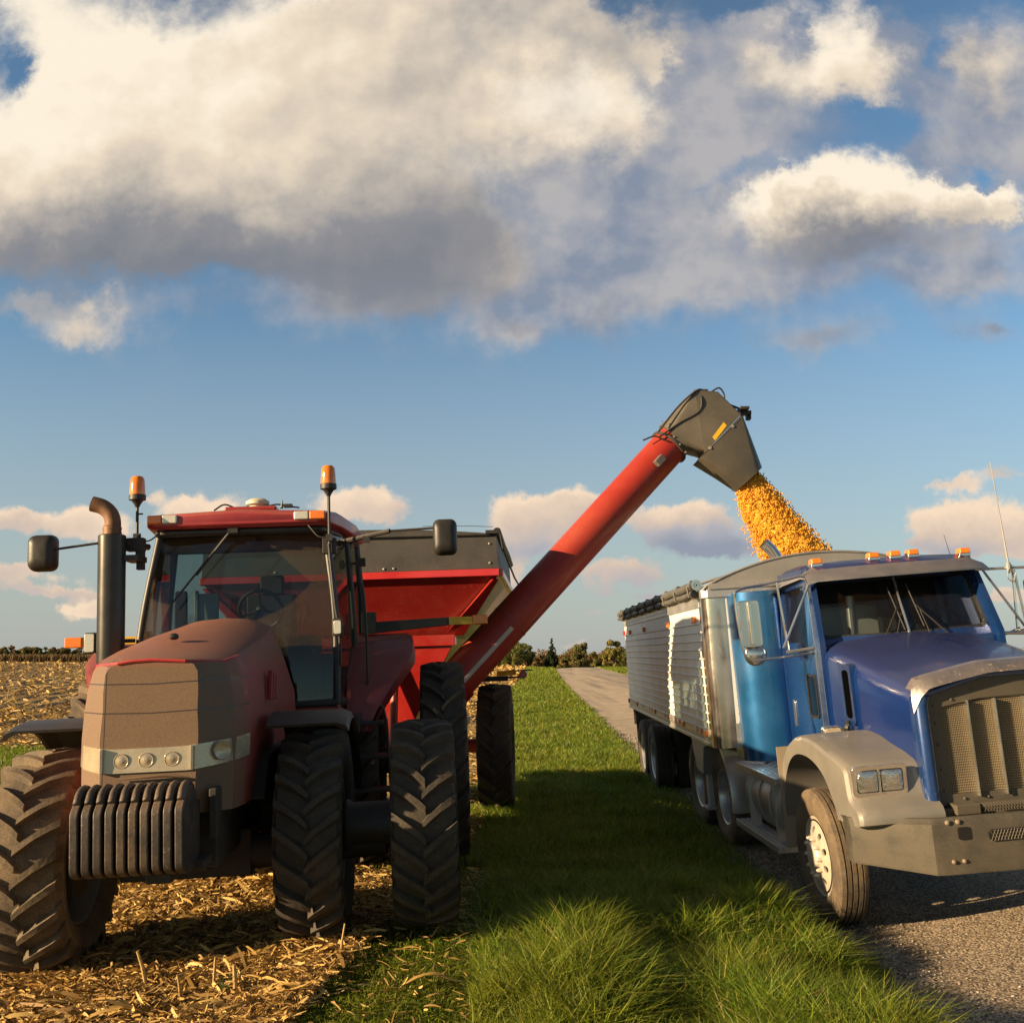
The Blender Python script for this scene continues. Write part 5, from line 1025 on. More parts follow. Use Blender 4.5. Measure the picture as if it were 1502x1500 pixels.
# side walls with door windows
for s in (-1, 1):
    m = M(); f = lambda x, y, d, s=s: (cx + s*(cabw(y)-d), x, y)
    ringplate(m, [(.80, 1.05), (.80, 2.15), (1.04, 2.78), (1.12, 2.86), (2.05, 2.86), (2.05, 1.05)], roundpoly([(1.08, 2.02), (1.38, 2.02), (1.42, 2.17), (1.86, 2.17), (1.86, 2.68), (1.18, 2.70)], .05), f, .05); obj('cab_side', m, blue, K, smooth=30)
    m = M(); f = lambda x, y, d, s=s: (cx + s*(cabw(y)+.014-d), x, y)
    ringplate(m, roundpoly([(.90, 1.12), (.90, 2.15), (1.08, 2.76), (1.96, 2.77), (1.96, 1.12)], .07), roundpoly([(1.07, 2.0), (1.37, 2.0), (1.41, 2.15), (1.87, 2.15), (1.87, 2.69), (1.17, 2.71)], .05), f, .014)
    dr = obj('door', m, blue, K, smooth=30)
    m = M(); ringplate(m, roundpoly([(.885, 1.105), (.885, 2.155), (1.07, 2.775), (1.975, 2.785), (1.975, 1.105)], .08), roundpoly([(.90, 1.12), (.90, 2.15), (1.08, 2.76), (1.96, 2.77), (1.96, 1.12)], .07), lambda x, y, d, s=s: (cx + s*(cabw(y)+.02-d), x, y), .02); obj('door_trim', m, chrome, dr, smooth=30)
    m = M(); m.add([(cx+s*(cabw(z)-.02), y, z) for y, z in ((1.02, 1.98), (1.92, 1.98), (1.92, 2.75), (1.1, 2.75))], [(0, 1, 2, 3)]); obj('door_window', m, glassmat('door_glass', (.20, .21, .22), dirt=.1, refl=.35) if 'door_glass' not in MATS else MATS['door_glass'], dr, smooth=0)
    m = M(); m.prism(roundrect(.98, 1.50, 1.20, 1.86, .04), 'x', cx+s*(hwk+.012), cx+s*(hwk+.018)); obj('peep_window', m, MATS.get('peep') or glassmat('peep', (.03, .04, .04), dirt=.05), dr, smooth=0)
    m = M(); ringplate(m, roundrect(.96, 1.48, 1.22, 1.88, .05), roundrect(.98, 1.50, 1.20, 1.86, .04), lambda x, y, d, s=s: (cx+s*(hwk+.026-d), x, y), .014); obj('window_frame', m, black, dr, smooth=30)
    m = M(); m.prism(roundrect(1.66, 1.36, 1.74, 1.62, .03), 'x', cx+s*(hwk+.012), cx+s*(hwk+.022)); obj('door_handle', m, chrome, dr, bevel=.004)
    m = M(); m.tube([(cx+s*(hwk+.09), 2.02, 1.12), (cx+s*(hwk+.07), 2.02, 2.12)], .014, 8); m.tube([(cx+s*hwk, 1.98, 1.12), (cx+s*(hwk+.10), 2.02, 1.12)], .016, 8); m.tube([(cx+s*(hwk-.02), 1.98, 2.12), (cx+s*(hwk+.08), 2.02, 2.12)], .02, 8); obj('grab_handle', m, chrome, K)
    # mirror frame
    mx = cx + s*(1.06 if s > 0 else 1.39)
    m = M(); top = 2.70; bot = 2.06; ya = .95
    if s < 0:
        m.tube(spline([(cx-s*-.78, 1.02, 2.80), (cx+s*1.2, ya+.1, 2.74), (mx-.08, ya, 2.70), (mx-.12, ya, 2.6), (mx-.10, ya, 2.2), (mx-.06, ya, 2.07), (mx+.05, ya, 2.05), (cx-.9, ya+.05, 2.07), (cx-.72, .86, 2.12)], 5), .013, 8)
    else:
        m.tube([(cx+.76, 1.02, 2.72), (1.40, ya, 2.70), (1.44, ya, 2.6), (1.44, ya, 2.14)], .013, 8); m.tube([(mx+.02, ya, 2.70), (mx+.07, ya, 2.12)], .013, 8); m.tube([(cx+.80, .92, 2.10), (1.44, ya, 2.15)], .013, 8); m.tube([(cx+.8, .98, 2.06), (mx, ya, 2.15)], .011, 8)
    m.tube([(cx+s*.78, .98, 2.76), (cx+s*1.12, ya, 2.14)], .012, 8)
    m.tube([(cx+s*1.10, 1.0, 2.74), (cx+s*1.06, 1.0, 2.10)], .012, 8); m.tube([(cx+s*.86, .9, 2.12), (cx+s*1.1, ya, 2.10)], .016, 8)
    br = obj('mirror_bracket', m, chrome, K)
    x0, x1 = sorted((mx-s*.03, mx+s*.14)); 
    if s < 0: x0, x1 = mx-.09, mx+.10
    else: x0, x1 = 1.32, 1.50
    m = M(); m.prism(roundrect(x0, 2.17, x1, 2.60, .03), 'y', ya+.02, ya+.10); m.prism([(x0+.07, ya+.02), (x1-.07, ya+.02), (x1-.08, ya-.004), (x0+.08, ya-.004)], 'z', 2.19, 2.58); mi = obj('mirror', m, chrome, K, bevel=.008)
    m = M(); m.ball(((x0+x1)/2+.03, ya+.1, 2.10), (.105, .035, .105), 18); obj('spot_mirror', m, chrome, mi)
# A pillars, header, windscreen with centre post
m = M(); wz0, wz1 = 2.205, 2.70; ww = .765
def wf(x, y, d): return (cx + x, .84 + (y-2.15)*.40 + .10*(abs(x)/ww)**2.2 + d, y)
ol = [(-.835, 2.10), (.835, 2.10), (.79, 2.84), (-.79, 2.84)]
op = roundpoly([(-ww, wz0), (.0, wz0-.012), (ww, wz0), (ww-.035, wz1), (0, wz1+.012), (-ww+.035, wz1)], .06, 4)
oo = []
for i in range(4):
    a, b = ol[i], ol[(i+1) % 4]
    for t in np.linspace(0, 1, 9)[:-1]: oo.append((a[0]+(b[0]-a[0])*t, a[1]+(b[1]-a[1])*t))
ringplate(m, oo, op, wf, .05); obj('windscreen_frame', m, blue, K, smooth=40)
m = M(); op2 = [(p[0]*1.02, (p[1]-2.45)*1.045+2.45) for p in op]; op3 = [(p[0]*.975, (p[1]-2.45)*.95+2.45) for p in op]; ringplate(m, op2, op3, lambda x, y, d: wf(x, y, d-.010), .03); obj('window_seal', m, black, K, smooth=40)
m = M(); vs = []; n = 14
for j in range(9):
    for i in range(n+1): x = -ww+2*ww*i/n; vs.append(wf(x, wz0-.01+(wz1-wz0+.02)*j/8, .018))
m.add(vs, [(j*(n+1)+i, j*(n+1)+i+1, (j+1)*(n+1)+i+1, (j+1)*(n+1)+i) for j in range(8) for i in range(n)]); obj('windscreen', m, glassmat('truck_glass', (.62, .72, .70), dirt=.08), K, smooth=60)
m = M(); m.tube([wf(0, wz0-.02, -.01), wf(0, wz1+.02, -.01)], .013, 8); obj('centre_post', m, chrome, K)
m = M(); m.box((cx-.80, .86, 2.05), (cx+.80, .98, 2.13)); obj('cowl', m, blue, K, bevel=.02)
# wipers
m = M()
for a, b in (((-.26, 2.13), (-.06, 2.42)), ((.36, 2.13), (.12, 2.44))):
    p = wf(a[0], a[1], -.03); q_ = wf(b[0], b[1], -.035); m.tube([p, q_], .007, 6); m.tube([wf(b[0]-.05*np.sign(a[0])*-1*0+.0+.02, b[1]-.20, -.03), wf(b[0]-.03, b[1]+.20, -.03)], .007, 6)
    m.tube([wf(a[0]*.5, 2.16, -.02), wf(b[0]+.03, b[1]-.05, -.025)], .005, 6)
obj('wiper', m, black, K)
# roof, visor
m = M(); rr = []
for y, z1_, w_ in ((1.02, 2.84, .76), (1.15, 2.895, .765), (1.5, 2.92, .77), (1.95, 2.91, .77), (2.08, 2.86, .76)):
    rr.append([(cx-w_, y, 2.78), (cx+w_, y, 2.78), (cx+w_, y, z1_-.05), (cx+w_-.06, y, z1_-.01), (cx+.3, y, z1_+.012), (cx-.3, y, z1_+.012), (cx-w_+.06, y, z1_-.01), (cx-w_, y, z1_-.05)])
m.loft(rr); obj('cab_roof', m, blue_top, K, smooth=35)
m = M(); rows = []
for t in np.linspace(-1, 1, 21):
    x = t*.835; yo = .12*abs(t)**2.5; e = max(0, (abs(t)-.9)/.1)
    rows.append([(cx+x, .80+yo, 2.715-.02*e), (cx+x, .80+yo, 2.73), (cx+x*.99, .90+yo*.8, 2.81-.03*e), (cx+x*.97, 1.10+yo*.3, 2.87-.05*e), (cx+x*.97, 1.10+yo*.3, 2.855-.05*e), (cx+x*.99, .91+yo*.8, 2.795-.03*e)])
m.loft(rows); obj('sun_visor', m, mat('visor_steel', (.24, .235, .25), .28, .75, dust=.22, up=.15, dustc=(.18, .14, .13), speck=.2), K, smooth=30)
for x, z in ((-.545, 2.885), (-.0, 2.90), (.20, 2.90), (.375, 2.90), (.86, 2.875)):
    m = M(); m.box((x-.055, 1.12, z-.02), (x+.055, 1.24, z+.02)); b = obj('clearance_light', m, chrome, K, bevel=.01); m = M(); m.loft([[(x-.052, 1.11, z+.012), (x+.052, 1.11, z+.012), (x+.052, 1.22, z+.012), (x-.052, 1.22, z+.012)], [(x-.046, 1.118, z+.065), (x+.046, 1.118, z+.065), (x+.046, 1.21, z+.065), (x-.046, 1.21, z+.065)]]); obj('light_lens', m, amber, b, bevel=.012)
# back wall with window, floor, seats, dash
m = M(); ringplate(m, [(-.77, 1.1), (.77, 1.1), (.77, 2.86), (-.77, 2.86)], roundrect(-.56, 2.06, .30, 2.50, .04), lambda x, y, d: (cx+x, 2.0+d, y), .05); m.box((cx-.8, .8, 1.05), (cx+.8, 2.05, 1.12)); obj('cab_back', m, mat('cab_lining', (.02, .022, .025), .8), K, smooth=0)
m = M(); m.box((cx-.74, .93, 1.9), (cx+.74, 1.12, 2.17)); m.box((cx-.12, .95, 2.12), (cx+.10, 1.1, 2.22)); m.box((cx-.62, 1.55, 1.3), (cx-.2, 1.9, 1.75)); m.box((cx-.74, 1.70, 1.7), (cx-.52, 1.86, 2.42)); m.box((cx+.25, 1.78, 1.7), (cx+.66, 1.92, 2.5)); m.box((cx+.16, 1.90, 1.9), (cx+.3, 1.99, 2.75)); obj('cab_interior', m, dark, K, bevel=.04)
m = M(); c = np.array((cx+.44, 1.28, 2.20)); A = rot('X', R(-58)); m.tube([tuple(c + A @ np.array((.23*math.cos(a), .23*math.sin(a), 0))) for a in np.linspace(0, 2*PI, 25)], .014, 8, False); m.tube([tuple(c), tuple(c+np.array((0, -.15, -.1)))], .03, 8)
for a in (.2, 2.9, 4.7): m.tube([tuple(c), tuple(c + A @ np.array((.22*math.cos(a), .22*math.sin(a), 0)))], .012, 6)
obj('steering_wheel', m, black, K)
m = M(); m.prism(roundrect(cx+.25, 2.20, cx+.62, 2.25, .015), 'y', 1.0, 1.08); obj('clipboard', m, dark, K)
# door eyebrow, corner work light
m = M(); m.loft([[(cx-.80, 1.2, 2.77), (cx-.84, 1.2, 2.76), (cx-.80, 1.2, 2.79)], [(cx-.80, 1.75, 2.75), (cx-.88, 1.75, 2.72), (cx-.80, 1.75, 2.78)], [(cx-.82, 2.12, 2.64), (cx-.96, 2.10, 2.60), (cx-.82, 2.12, 2.68)]]); obj('rain_deflector', m, steel, K)
m = M(); m.prism(roundrect(-.90, 1.28, -.74, 1.46, .03), 'y', .42, .50); wl = obj('cab_lamp', m, chrome, K, bevel=.01); m = M(); m.prism(roundrect(-.885, 1.295, -.755, 1.445, .02), 'y', .405, .422); obj('lens', m, mat('textured_lens', (.6, .5, .36), .25, .3, dust=.25, bump=.9, bscale=70), wl)
# rear side fairing
m = M(); fp = [(cx-.80, 1.98), (cx-.88, 1.92), (cx-1.0, 1.91), (cx-1.13, 1.95), (cx-1.23, 2.04), (cx-1.28, 2.16), (cx-1.295, 2.42), (cx-1.16, 2.45), (cx-1.15, 2.18), (cx-1.11, 2.08), (cx-1.05, 2.01), (cx-.96, 1.96), (cx-.86, 1.96), (cx-.80, 2.01)]
fq = spline([(a, b, 0) for a, b in fp[:7]], 4); fi = [(p[0]+.015, p[1]+.02) for p in fq[::-1]]
fbl = mat('fairing_sunlit_blue', (.005, .12, .33), .30, .6, dust=.04, speck=.06, dustc=(.3, .25, .2), coat=1.)  # brighter than the cab blue: sunlight on the curve put into the colour
m.prism([(p[0], p[1]) for p in fq] + fi, 'z', 1.02, 2.72); obj('side_fairing', m, fbl, K, smooth=30)
m = M(); m.prism([(2*cx-p[0], p[1]) for p in fq] + [(2*cx-a, b) for a, b in fi], 'z', 1.02, 2.72); obj('side_fairing', m, fbl, K, smooth=30)
# exhaust stack
m = M(); pp = [(-.54, 2.35, 1.2), (-.54, 2.35, 2.95)] + list(spline([(-.54, 2.35, 2.98), (-.545, 2.35, 3.06), (-.59, 2.35, 3.15), (-.67, 2.34, 3.24)], 5)); m.tube(pp, .062, 20, False); m.tube(pp, .055, 20, False); m.tube([(-.54, 2.35, 1.3), (-.54, 2.35, 2.5)], .11, 20); obj('exhaust_stack', m, chrome, K, smooth=50)
# fuel tank and steps, quarter fender
tk = mat('tank_alloy', (.40, .38, .36), .3, .85, dust=.22, dustc=(.2, .15, .11), bump=.05, bscale=6)
m = M(); m.lathe([(.80, .015), (.80, .29), (.83, .32), (2.22, .32), (2.25, .29), (2.25, .02)], 'y', (-.86, 0, .70), 36); ft = obj('fuel_tank', m, tk, K, smooth=40)
m = M()
for y in (1.0, 1.35, 1.72, 2.05): m.lathe([(y-.025, .321), (y-.025, .332), (y+.025, .332), (y+.025, .321)], 'y', (-.86, 0, .70), 36)
obj('tank_strap', m, steel, ft); 
m = M()
for z, y0, y1, x0, x1 in ((.955, .86, 2.3, -1.24, -1.02), (.36, .95, 2.45, -1.26, -1.06)):
    for k in range(4): xx = x0+(x1-x0)*k/4; m.box((xx+.004, y0, z), (xx+(x1-x0)/4-.004, y1, z+.045))
    m.box((x0+.005, y0+.01, z-.02), (x1-.005, y1-.01, z+.03)); 
for y in (1.1, 2.0): m.box((-1.2, y, .36), (-1.1, y+.05, .95))
obj('cab_step', m, alum, K, bevel=.004)
m = M(); rows = []
for k in range(13):
    a = R(-12 + 110*k/12); r = .62
    def q3(x, rr): return (x, 3.22-math.cos(a)*rr, .55+math.sin(a)*rr)
    rows.append([q3(-1.24, r-.05), q3(-1.24, r), q3(-1.16, r+.012), q3(-1.10, r), q3(-.75, r), q3(-.62, r), q3(-.62, r-.02), q3(-1.22, r-.02)])
m.loft(rows); obj('rear_fender', m, alum, K, smooth=30); m = M(); m.box((-1.0, 2.5, .85), (-.45, 2.62, .9)); obj('fender_bracket', m, steel, K)
m = M(); m.tube([(1.165, .96, 2.70), (1.16, 1.0, 3.72)], [.010, .004], 6); m.tube([(1.165, .96, 2.66), (1.165, .96, 2.76)], .02, 8); m.tube(spline([(1.15, .94, 2.7), (1.13, .94, 2.62), (1.18, .94, 2.58), (1.21, .94, 2.66)], 4), .006, 6); obj('antenna', m, steel, K)
m = M(); m.tube([(.95, 1.6, 2.88), (.91, 1.6, 3.12)], [.004, .002], 5); obj('antenna', m, black_metal, K)
# ---------------------------------------------------------------- grass, corn residue, trees
def blades(name, x, y, z, hgt, wid, lean, material, kind='stuff', curl=.5):
    n = len(x); a = rng.random(n)*2*PI; b = rng.random(n)*2*PI; dx, dy = np.cos(a)*wid/2, np.sin(a)*wid/2; lx, ly = np.cos(b)*lean*hgt, np.sin(b)*lean*hgt
    v = np.empty((n, 5, 3)); 
    v[:, 0] = np.stack([x-dx, y-dy, z], -1); v[:, 1] = np.stack([x+dx, y+dy, z], -1)
    v[:, 2] = np.stack([x+dx*.75+lx*.35, y+dy*.75+ly*.35, z+hgt*.6], -1); v[:, 3] = np.stack([x-dx*.75+lx*.35, y-dy*.75+ly*.35, z+hgt*.6], -1)
    v[:, 4] = np.stack([x+lx*1.2, y+ly*1.2, z+hgt*(1-.35*lean)], -1)
    base = (np.arange(n)*5)[:, None]; f = np.concatenate([base+np.array([0, 1, 2]), base+np.array([0, 2, 3]), base+np.array([3, 2, 4])])
    return bulk(name, v.reshape(-1, 3), f, material, kind)
def vnoise(x, y, s, seed=0):
    """cheap value noise"""
    r_ = np.random.default_rng(seed).random((64, 64)); X = x/s; Y = y/s; xi = np.floor(X).astype(int); yi = np.floor(Y).astype(int); fx = X-xi; fy = Y-yi
    fx = fx*fx*(3-2*fx); fy = fy*fy*(3-2*fy); g_ = lambda i, j: r_[i % 64, j % 64]
    return (g_(xi, yi)*(1-fx)+g_(xi+1, yi)*fx)*(1-fy) + (g_(xi, yi+1)*(1-fx)+g_(xi+1, yi+1)*fx)*fy
green = island('grass_blade', [(0, (.065, .115, .010)), (.4, (.13, .21, .014)), (.75, (.22, .32, .022)), (.91, (.36, .37, .04)), (1, (.55, .42, .14))], .5, .42, .35, (1.1, (.22, .21, .024), .55))
N = 260000; u = rng.random(N); y0, y1 = 4.6, 140.
y = 1/((1/y0)*(1-u)+(1/y1)*u); t = rng.random(N); xl = verge_l(y)-.15-.5*vnoise(y, y*0, .9, 3)*(y > 9); xr = road_l(y)+.15*(vnoise(y, y*0+3, .35, 5)-.35)+.12; x = xl+(xr-xl)*t
edge = np.minimum(sstep(x-xl, 0, .8), sstep(xr-x, 0, .35))
tall = sstep(x, -.35, .25)*(1-sstep(x, 1.9, 2.3))*(1-sstep(y, 7.6, 9.6))                      # rank grass in front of the shadow
vn = vnoise(x, y, .45, 1); vn2 = vnoise(x, y, 1.7, 2)
keep = rng.random(N) < (.35+.65*edge)*(.45+.75*vn)*np.where((x < -.3) & (y < 9), .55, 1)
flat = (x < -.2) & (y < 10)
hgt = (.05+.07*vn+.05*vn2)*(.5+.5*edge)*(1+.8*rng.random(N)) + tall*edge*(.10+.18*vn)*(.4+rng.random(N)) + .0
hgt = np.where(flat, hgt*.45, hgt); hgt *= np.interp(y, [5, 30, 75, 140], [1, 1.15, 1.5, 2.2])
wid = np.maximum(.0088, .00074*y)*(.7+.6*rng.random(N)); lean = np.where(flat, 1.1, .25+.7*rng.random(N)**1.5)
k = keep; n2 = 9000; y2 = 4.9+rng.random(n2)**1.4*3.6; x2 = rng.uniform(-.25, 2.15, n2); kk = rng.random(n2) < vnoise(x2, y2, .3, 31)**2*1.6; x2, y2 = x2[kk], y2[kk]; n2 = len(x2)
h2 = rng.uniform(.16, .36, n2); g = blades('tall_grass', x2, y2, G(x2, y2)-.03, h2, rng.uniform(.007, .014, n2), .2+.8*rng.random(n2), green); tag(g, 'tall rank grass blades at the bottom of the picture', 'grass')
g = blades('verge_grass', x[k], y[k], G(x[k], y[k])-.03, hgt[k], wid[k], lean[k], green); tag(g, 'green grass growing on the verge between the tractor and the road', 'grass')
# grass right of the road, in the field-edge patch on the left
N = 30000; y = rng.uniform(18, 150, N); x = road_r(y)+rng.uniform(-.2, 14, N); n2 = 26000; y2 = rng.uniform(14, 26, n2); x2 = rng.uniform(-17, -7.5, n2); kk = (((x2+12.)/3.9)**2+((y2-20.5)/4.8)**2 < 1+.25*vnoise(x2, y2, .8, 9)); x2, y2 = x2[kk], y2[kk]
X = np.concatenate([x, x2]); Y = np.concatenate([y, y2]); g = blades('far_grass', X, Y, G(X, Y)-.02, rng.uniform(.10, .25, len(X)), np.maximum(.01, .0009*Y), np.full(len(X), .5), green); tag(g, 'green grass patch at the field edge and across the road', 'grass')
# corn residue: bent dry leaf and stalk pieces
def shards(name, x, y, z, ln, wd, tilt, material):
    n = len(x); a = rng.random(n)*2*PI; d = np.stack([np.cos(a), np.sin(a)], -1); p = np.stack([-np.sin(a), np.cos(a)], -1)
    t1 = rng.normal(0, 1, n)*tilt; bend = rng.normal(0, .35, n); ro = rng.normal(0, .9, n); v = np.empty((n, 8, 3)); nar = rng.uniform(.2, .9, n)
    for i, (s_, ww_) in enumerate(((0, .55), (.34, 1.), (.70, .85), (1., 1))):
        w_ = wd*(ww_ if i < 3 else nar)/2; cx_ = x+d[:, 0]*ln*(s_-.5); cy_ = y+d[:, 1]*ln*(s_-.5); cz_ = z+np.abs(t1)*ln*.5+(s_-.5)*ln*t1 + bend*ln*(.25-(s_-.5)**2)
        for j, q in ((0, -1), (1, 1)):
            v[:, i*2+j, 0] = cx_+q*p[:, 0]*w_*np.cos(ro); v[:, i*2+j, 1] = cy_+q*p[:, 1]*w_*np.cos(ro); v[:, i*2+j, 2] = np.maximum(cz_+q*w_*np.sin(ro), z-.01)
    b = (np.arange(n)*8)[:, None]; f = np.concatenate([b+np.array([0, 1, 3, 2]), b+np.array([2, 3, 5, 4]), b+np.array([4, 5, 7, 6])])
    return bulk(name, v.reshape(-1, 3), f, material, 'stuff')
straw = island('dry_leaf', [(0, (.13, .07, .022)), (.25, (.32, .19, .06)), (.6, (.56, .35, .10)), (.88, (.72, .50, .18)), (1, (.20, .10, .035))], .65, .12, .35)
def rowden(x, y): a = R(11.5); u_ = x*math.cos(a)+y*math.sin(a); return .5+.5*np.sin(u_*2*PI/1.52+2.0*vnoise(x, y, 2.5, 12))
N = 380000; u = rng.random(N); y = 1/((1/4.8)*(1-u)+(1/42.)*u); x = verge_l(y)+.25 - rng.random(N)**.85*(1.2+y*.66); vn = vnoise(x, y, .6, 21)
k = rng.random(N) < .25+.9*vn*(.45+.75*rowden(x, y)); k &= ~((((x+12.)/3.7)**2+((y-20.5)/4.6)**2) < 1); x, y = x[k], y[k]; n = len(x)
big = rng.random(n) < .10; ln = np.where(big, rng.uniform(.06, .22, n), rng.uniform(.018, .07, n))*np.interp(y, [5, 15, 42], [1., 1.35, 2.6]); wd = np.where(big, rng.uniform(.008, .026, n), rng.uniform(.0035, .014, n))*np.interp(y, [5, 15, 42], [1, 1.5, 3.8])
g = shards('corn_residue', x, y, field_z(x, y)+rng.random(n)*.035*(1+y/30), ln, wd, np.where(big, .17, .26), straw); tag(g, 'dry corn leaves and chopped stalks covering the harvested field', 'corn residue')
N = 42000; y = 34+rng.random(N)**1.5*190; x = verge_l(y) - rng.random(N)*np.where(rng.random(N) < .25, 14., y*.75); x = np.where(x > verge_l(y), verge_l(y), x)
k = rng.random(N) < .04+.96*rowden(x, y)**2; x, y = x[k], y[k]; n = len(x); g = shards('distant_residue', x, y, field_z(x, y)+.02, rng.uniform(.15, .5, n)*(y/50)**.5, rng.uniform(.05, .14, n)*(y/50)**.5, np.full(n, .35), straw); tag(g, 'pale corn residue in rows across the distant harvested field', 'corn residue')
# sparse dry bits lying on the trampled grass and the road's edge
n = 2600; y = rng.uniform(5, 12, n); x = rng.uniform(-1.6, .5, n); g = shards('scattered_chaff', x, y, G(x, y)+.02, rng.uniform(.03, .13, n), rng.uniform(.004, .014, n), np.full(n, .2), straw); tag(g, 'straw coloured chaff scattered over the trampled grass', 'chaff')
# loose gravel along the road margin
N = 9000; u = rng.random(N); y = 1/((1/4.8)*(1-u)+(1/26.)*u); x = road_l(y)+np.abs(rng.normal(0, .35, N))-.18; r_ = rng.uniform(.004, .011, N)*(1+y/14); c_ = np.stack([x, y, G(x, y)+.010+r_*.3], -1)
pv = c_[:, None, :]+r_[:, None, None]*(oc*np.array((1, .8, .33)))[None]*rng.uniform(.7, 1.2, (N, 6, 1)); g = bulk('loose_gravel', pv.reshape(-1, 3), (of[None]+(np.arange(N)*6)[:, None, None]).reshape(-1, 3), island('gravel', [(0, (.09, .08, .07)), (.5, (.24, .20, .16)), (1, (.42, .36, .28))], .85), 'stuff'); tag(g, 'loose gravel along the margin of the road', 'gravel')
# standing stubble and single leaves near the camera: things one can pick out
stalk = mat('corn_stalk', (.44, .29, .10), .6, dust=.25, dustc=(.22, .13, .05), nscale=14, bump=.3)
def stub(x, y, h, lean, lab, r=.011, leaves=3):
    z = float(field_z(x, y)) if x < -1.3 else float(G(x, y)); o = thing('corn_stubble', lab, 'corn stubble', (x, y, z), group='corn stubble standing in front of the tractor')
    m = M(); m.tube([(0, 0, -.03), (lean[0]*h*.5, lean[1]*h*.5, h*.55), (lean[0]*h, lean[1]*h, h)], [r*1.1, r, r*.75], 8); m.tube([(lean[0]*h*.45, lean[1]*h*.45, h*.5), (lean[0]*h*.5, lean[1]*h*.5, h*.55)], r*1.25, 8); obj('stalk', m, stalk, o)
    for k in range(leaves):
        a = random.uniform(0, 2*PI); L = h*random.uniform(.7, 1.3); w_ = random.uniform(.012, .022); m = M(); rows = []
        for t in np.linspace(0, 1, 6): r0 = .01+L*.7*t; zz = h*.35+L*(.55*t-.95*t*t)+.0; c2 = (math.cos(a)*r0, math.sin(a)*r0); ww_ = w_*(1-t*.8); rows.append([(c2[0]-math.sin(a)*ww_, c2[1]+math.cos(a)*ww_, zz+.006), (c2[0], c2[1], zz), (c2[0]+math.sin(a)*ww_, c2[1]-math.cos(a)*ww_, zz+.006)])
        m.loft(rows, False, (False, False)); obj('leaf', m, straw, o, smooth=60)
stub(-2.28, 6.55, .22, (-.35, 0), 'frayed leaning corn stub beside the left front tyre', .013)
stub(-1.84, 6.45, .20, (.02, 0), 'upright straw corn stub in front of the weights', .010, 1)
stub(-1.98, 6.28, .16, (-.2, 0), 'short corn stub left of the small green weed', .009, 2)
stub(-1.66, 6.30, .18, (-.12, .05), 'split corn stub with husk just right of the green weed', .014, 4)
stub(-1.12, 6.75, .24, (.12, .1), 'corn stub with a folded leaf leaning on the inner front tyre', .008, 3)
wd = thing('green_weed', 'small green weed growing in the corn residue', 'weed', (-1.74, 6.32, float(field_z(-1.74, 6.32)))); wm = mat('weed_green', (.05, .14, .02), .6)
m = M()
for k in range(46): a = random.uniform(0, 2*PI); r0 = random.uniform(.01, .07); h = random.uniform(.04, .14); s_ = random.uniform(.008, .016); c2 = (math.cos(a)*r0, math.sin(a)*r0, h); m.add([(c2[0]-s_, c2[1], h), (c2[0], c2[1]-s_*.6, h+s_*.4), (c2[0]+s_, c2[1], h+s_*.2), (c2[0], c2[1]+s_*.7, h-s_*.3)], [(0, 1, 2, 3)]); m.add([(0, 0, 0), (.003, 0, 0), c2], [(0, 1, 2)])
obj('leaves', m, wm, wd, smooth=0)
def husk(nm, lab, x, y, L, a, w_, col=straw, z=.05):
    m = M(); rows = []
    for t in np.linspace(0, 1, 9): c2 = ((t-.5)*L*math.cos(a), (t-.5)*L*math.sin(a)+.02*math.sin(t*6), .03*math.sin(t*5)+z); ww_ = w_*math.sin(PI*(.12+.8*t))*(1+.3*math.sin(t*17)); rows.append([(c2[0]-math.sin(a)*ww_, c2[1]+math.cos(a)*ww_, c2[2]+ww_*.5), (c2[0], c2[1], c2[2]), (c2[0]+math.sin(a)*ww_, c2[1]-math.cos(a)*ww_, c2[2]+ww_*.35)])
    m.loft(rows, False, (False, False)); o = obj(nm, m, col, None, smooth=60, loc=(x, y, float(G(x, y)))); tag(o, lab, 'corn husk'); return o
husk('corn_husk', 'long pale corn leaf lying on the grass at the bottom of the picture', -.42, 6.15, .42, .35, .022)
husk('corn_husk', 'broad folded husk in the residue at the bottom left', -2.22, 6.1, .30, .9, .045); husk('corn_husk', 'curled husk standing in the tall grass', .22, 6.45, .16, 1.2, .02, z=.16); husk('corn_husk', 'dry leaf at the edge of the trampled grass beside the residue', -1.25, 6.12, .34, -.1, .02)
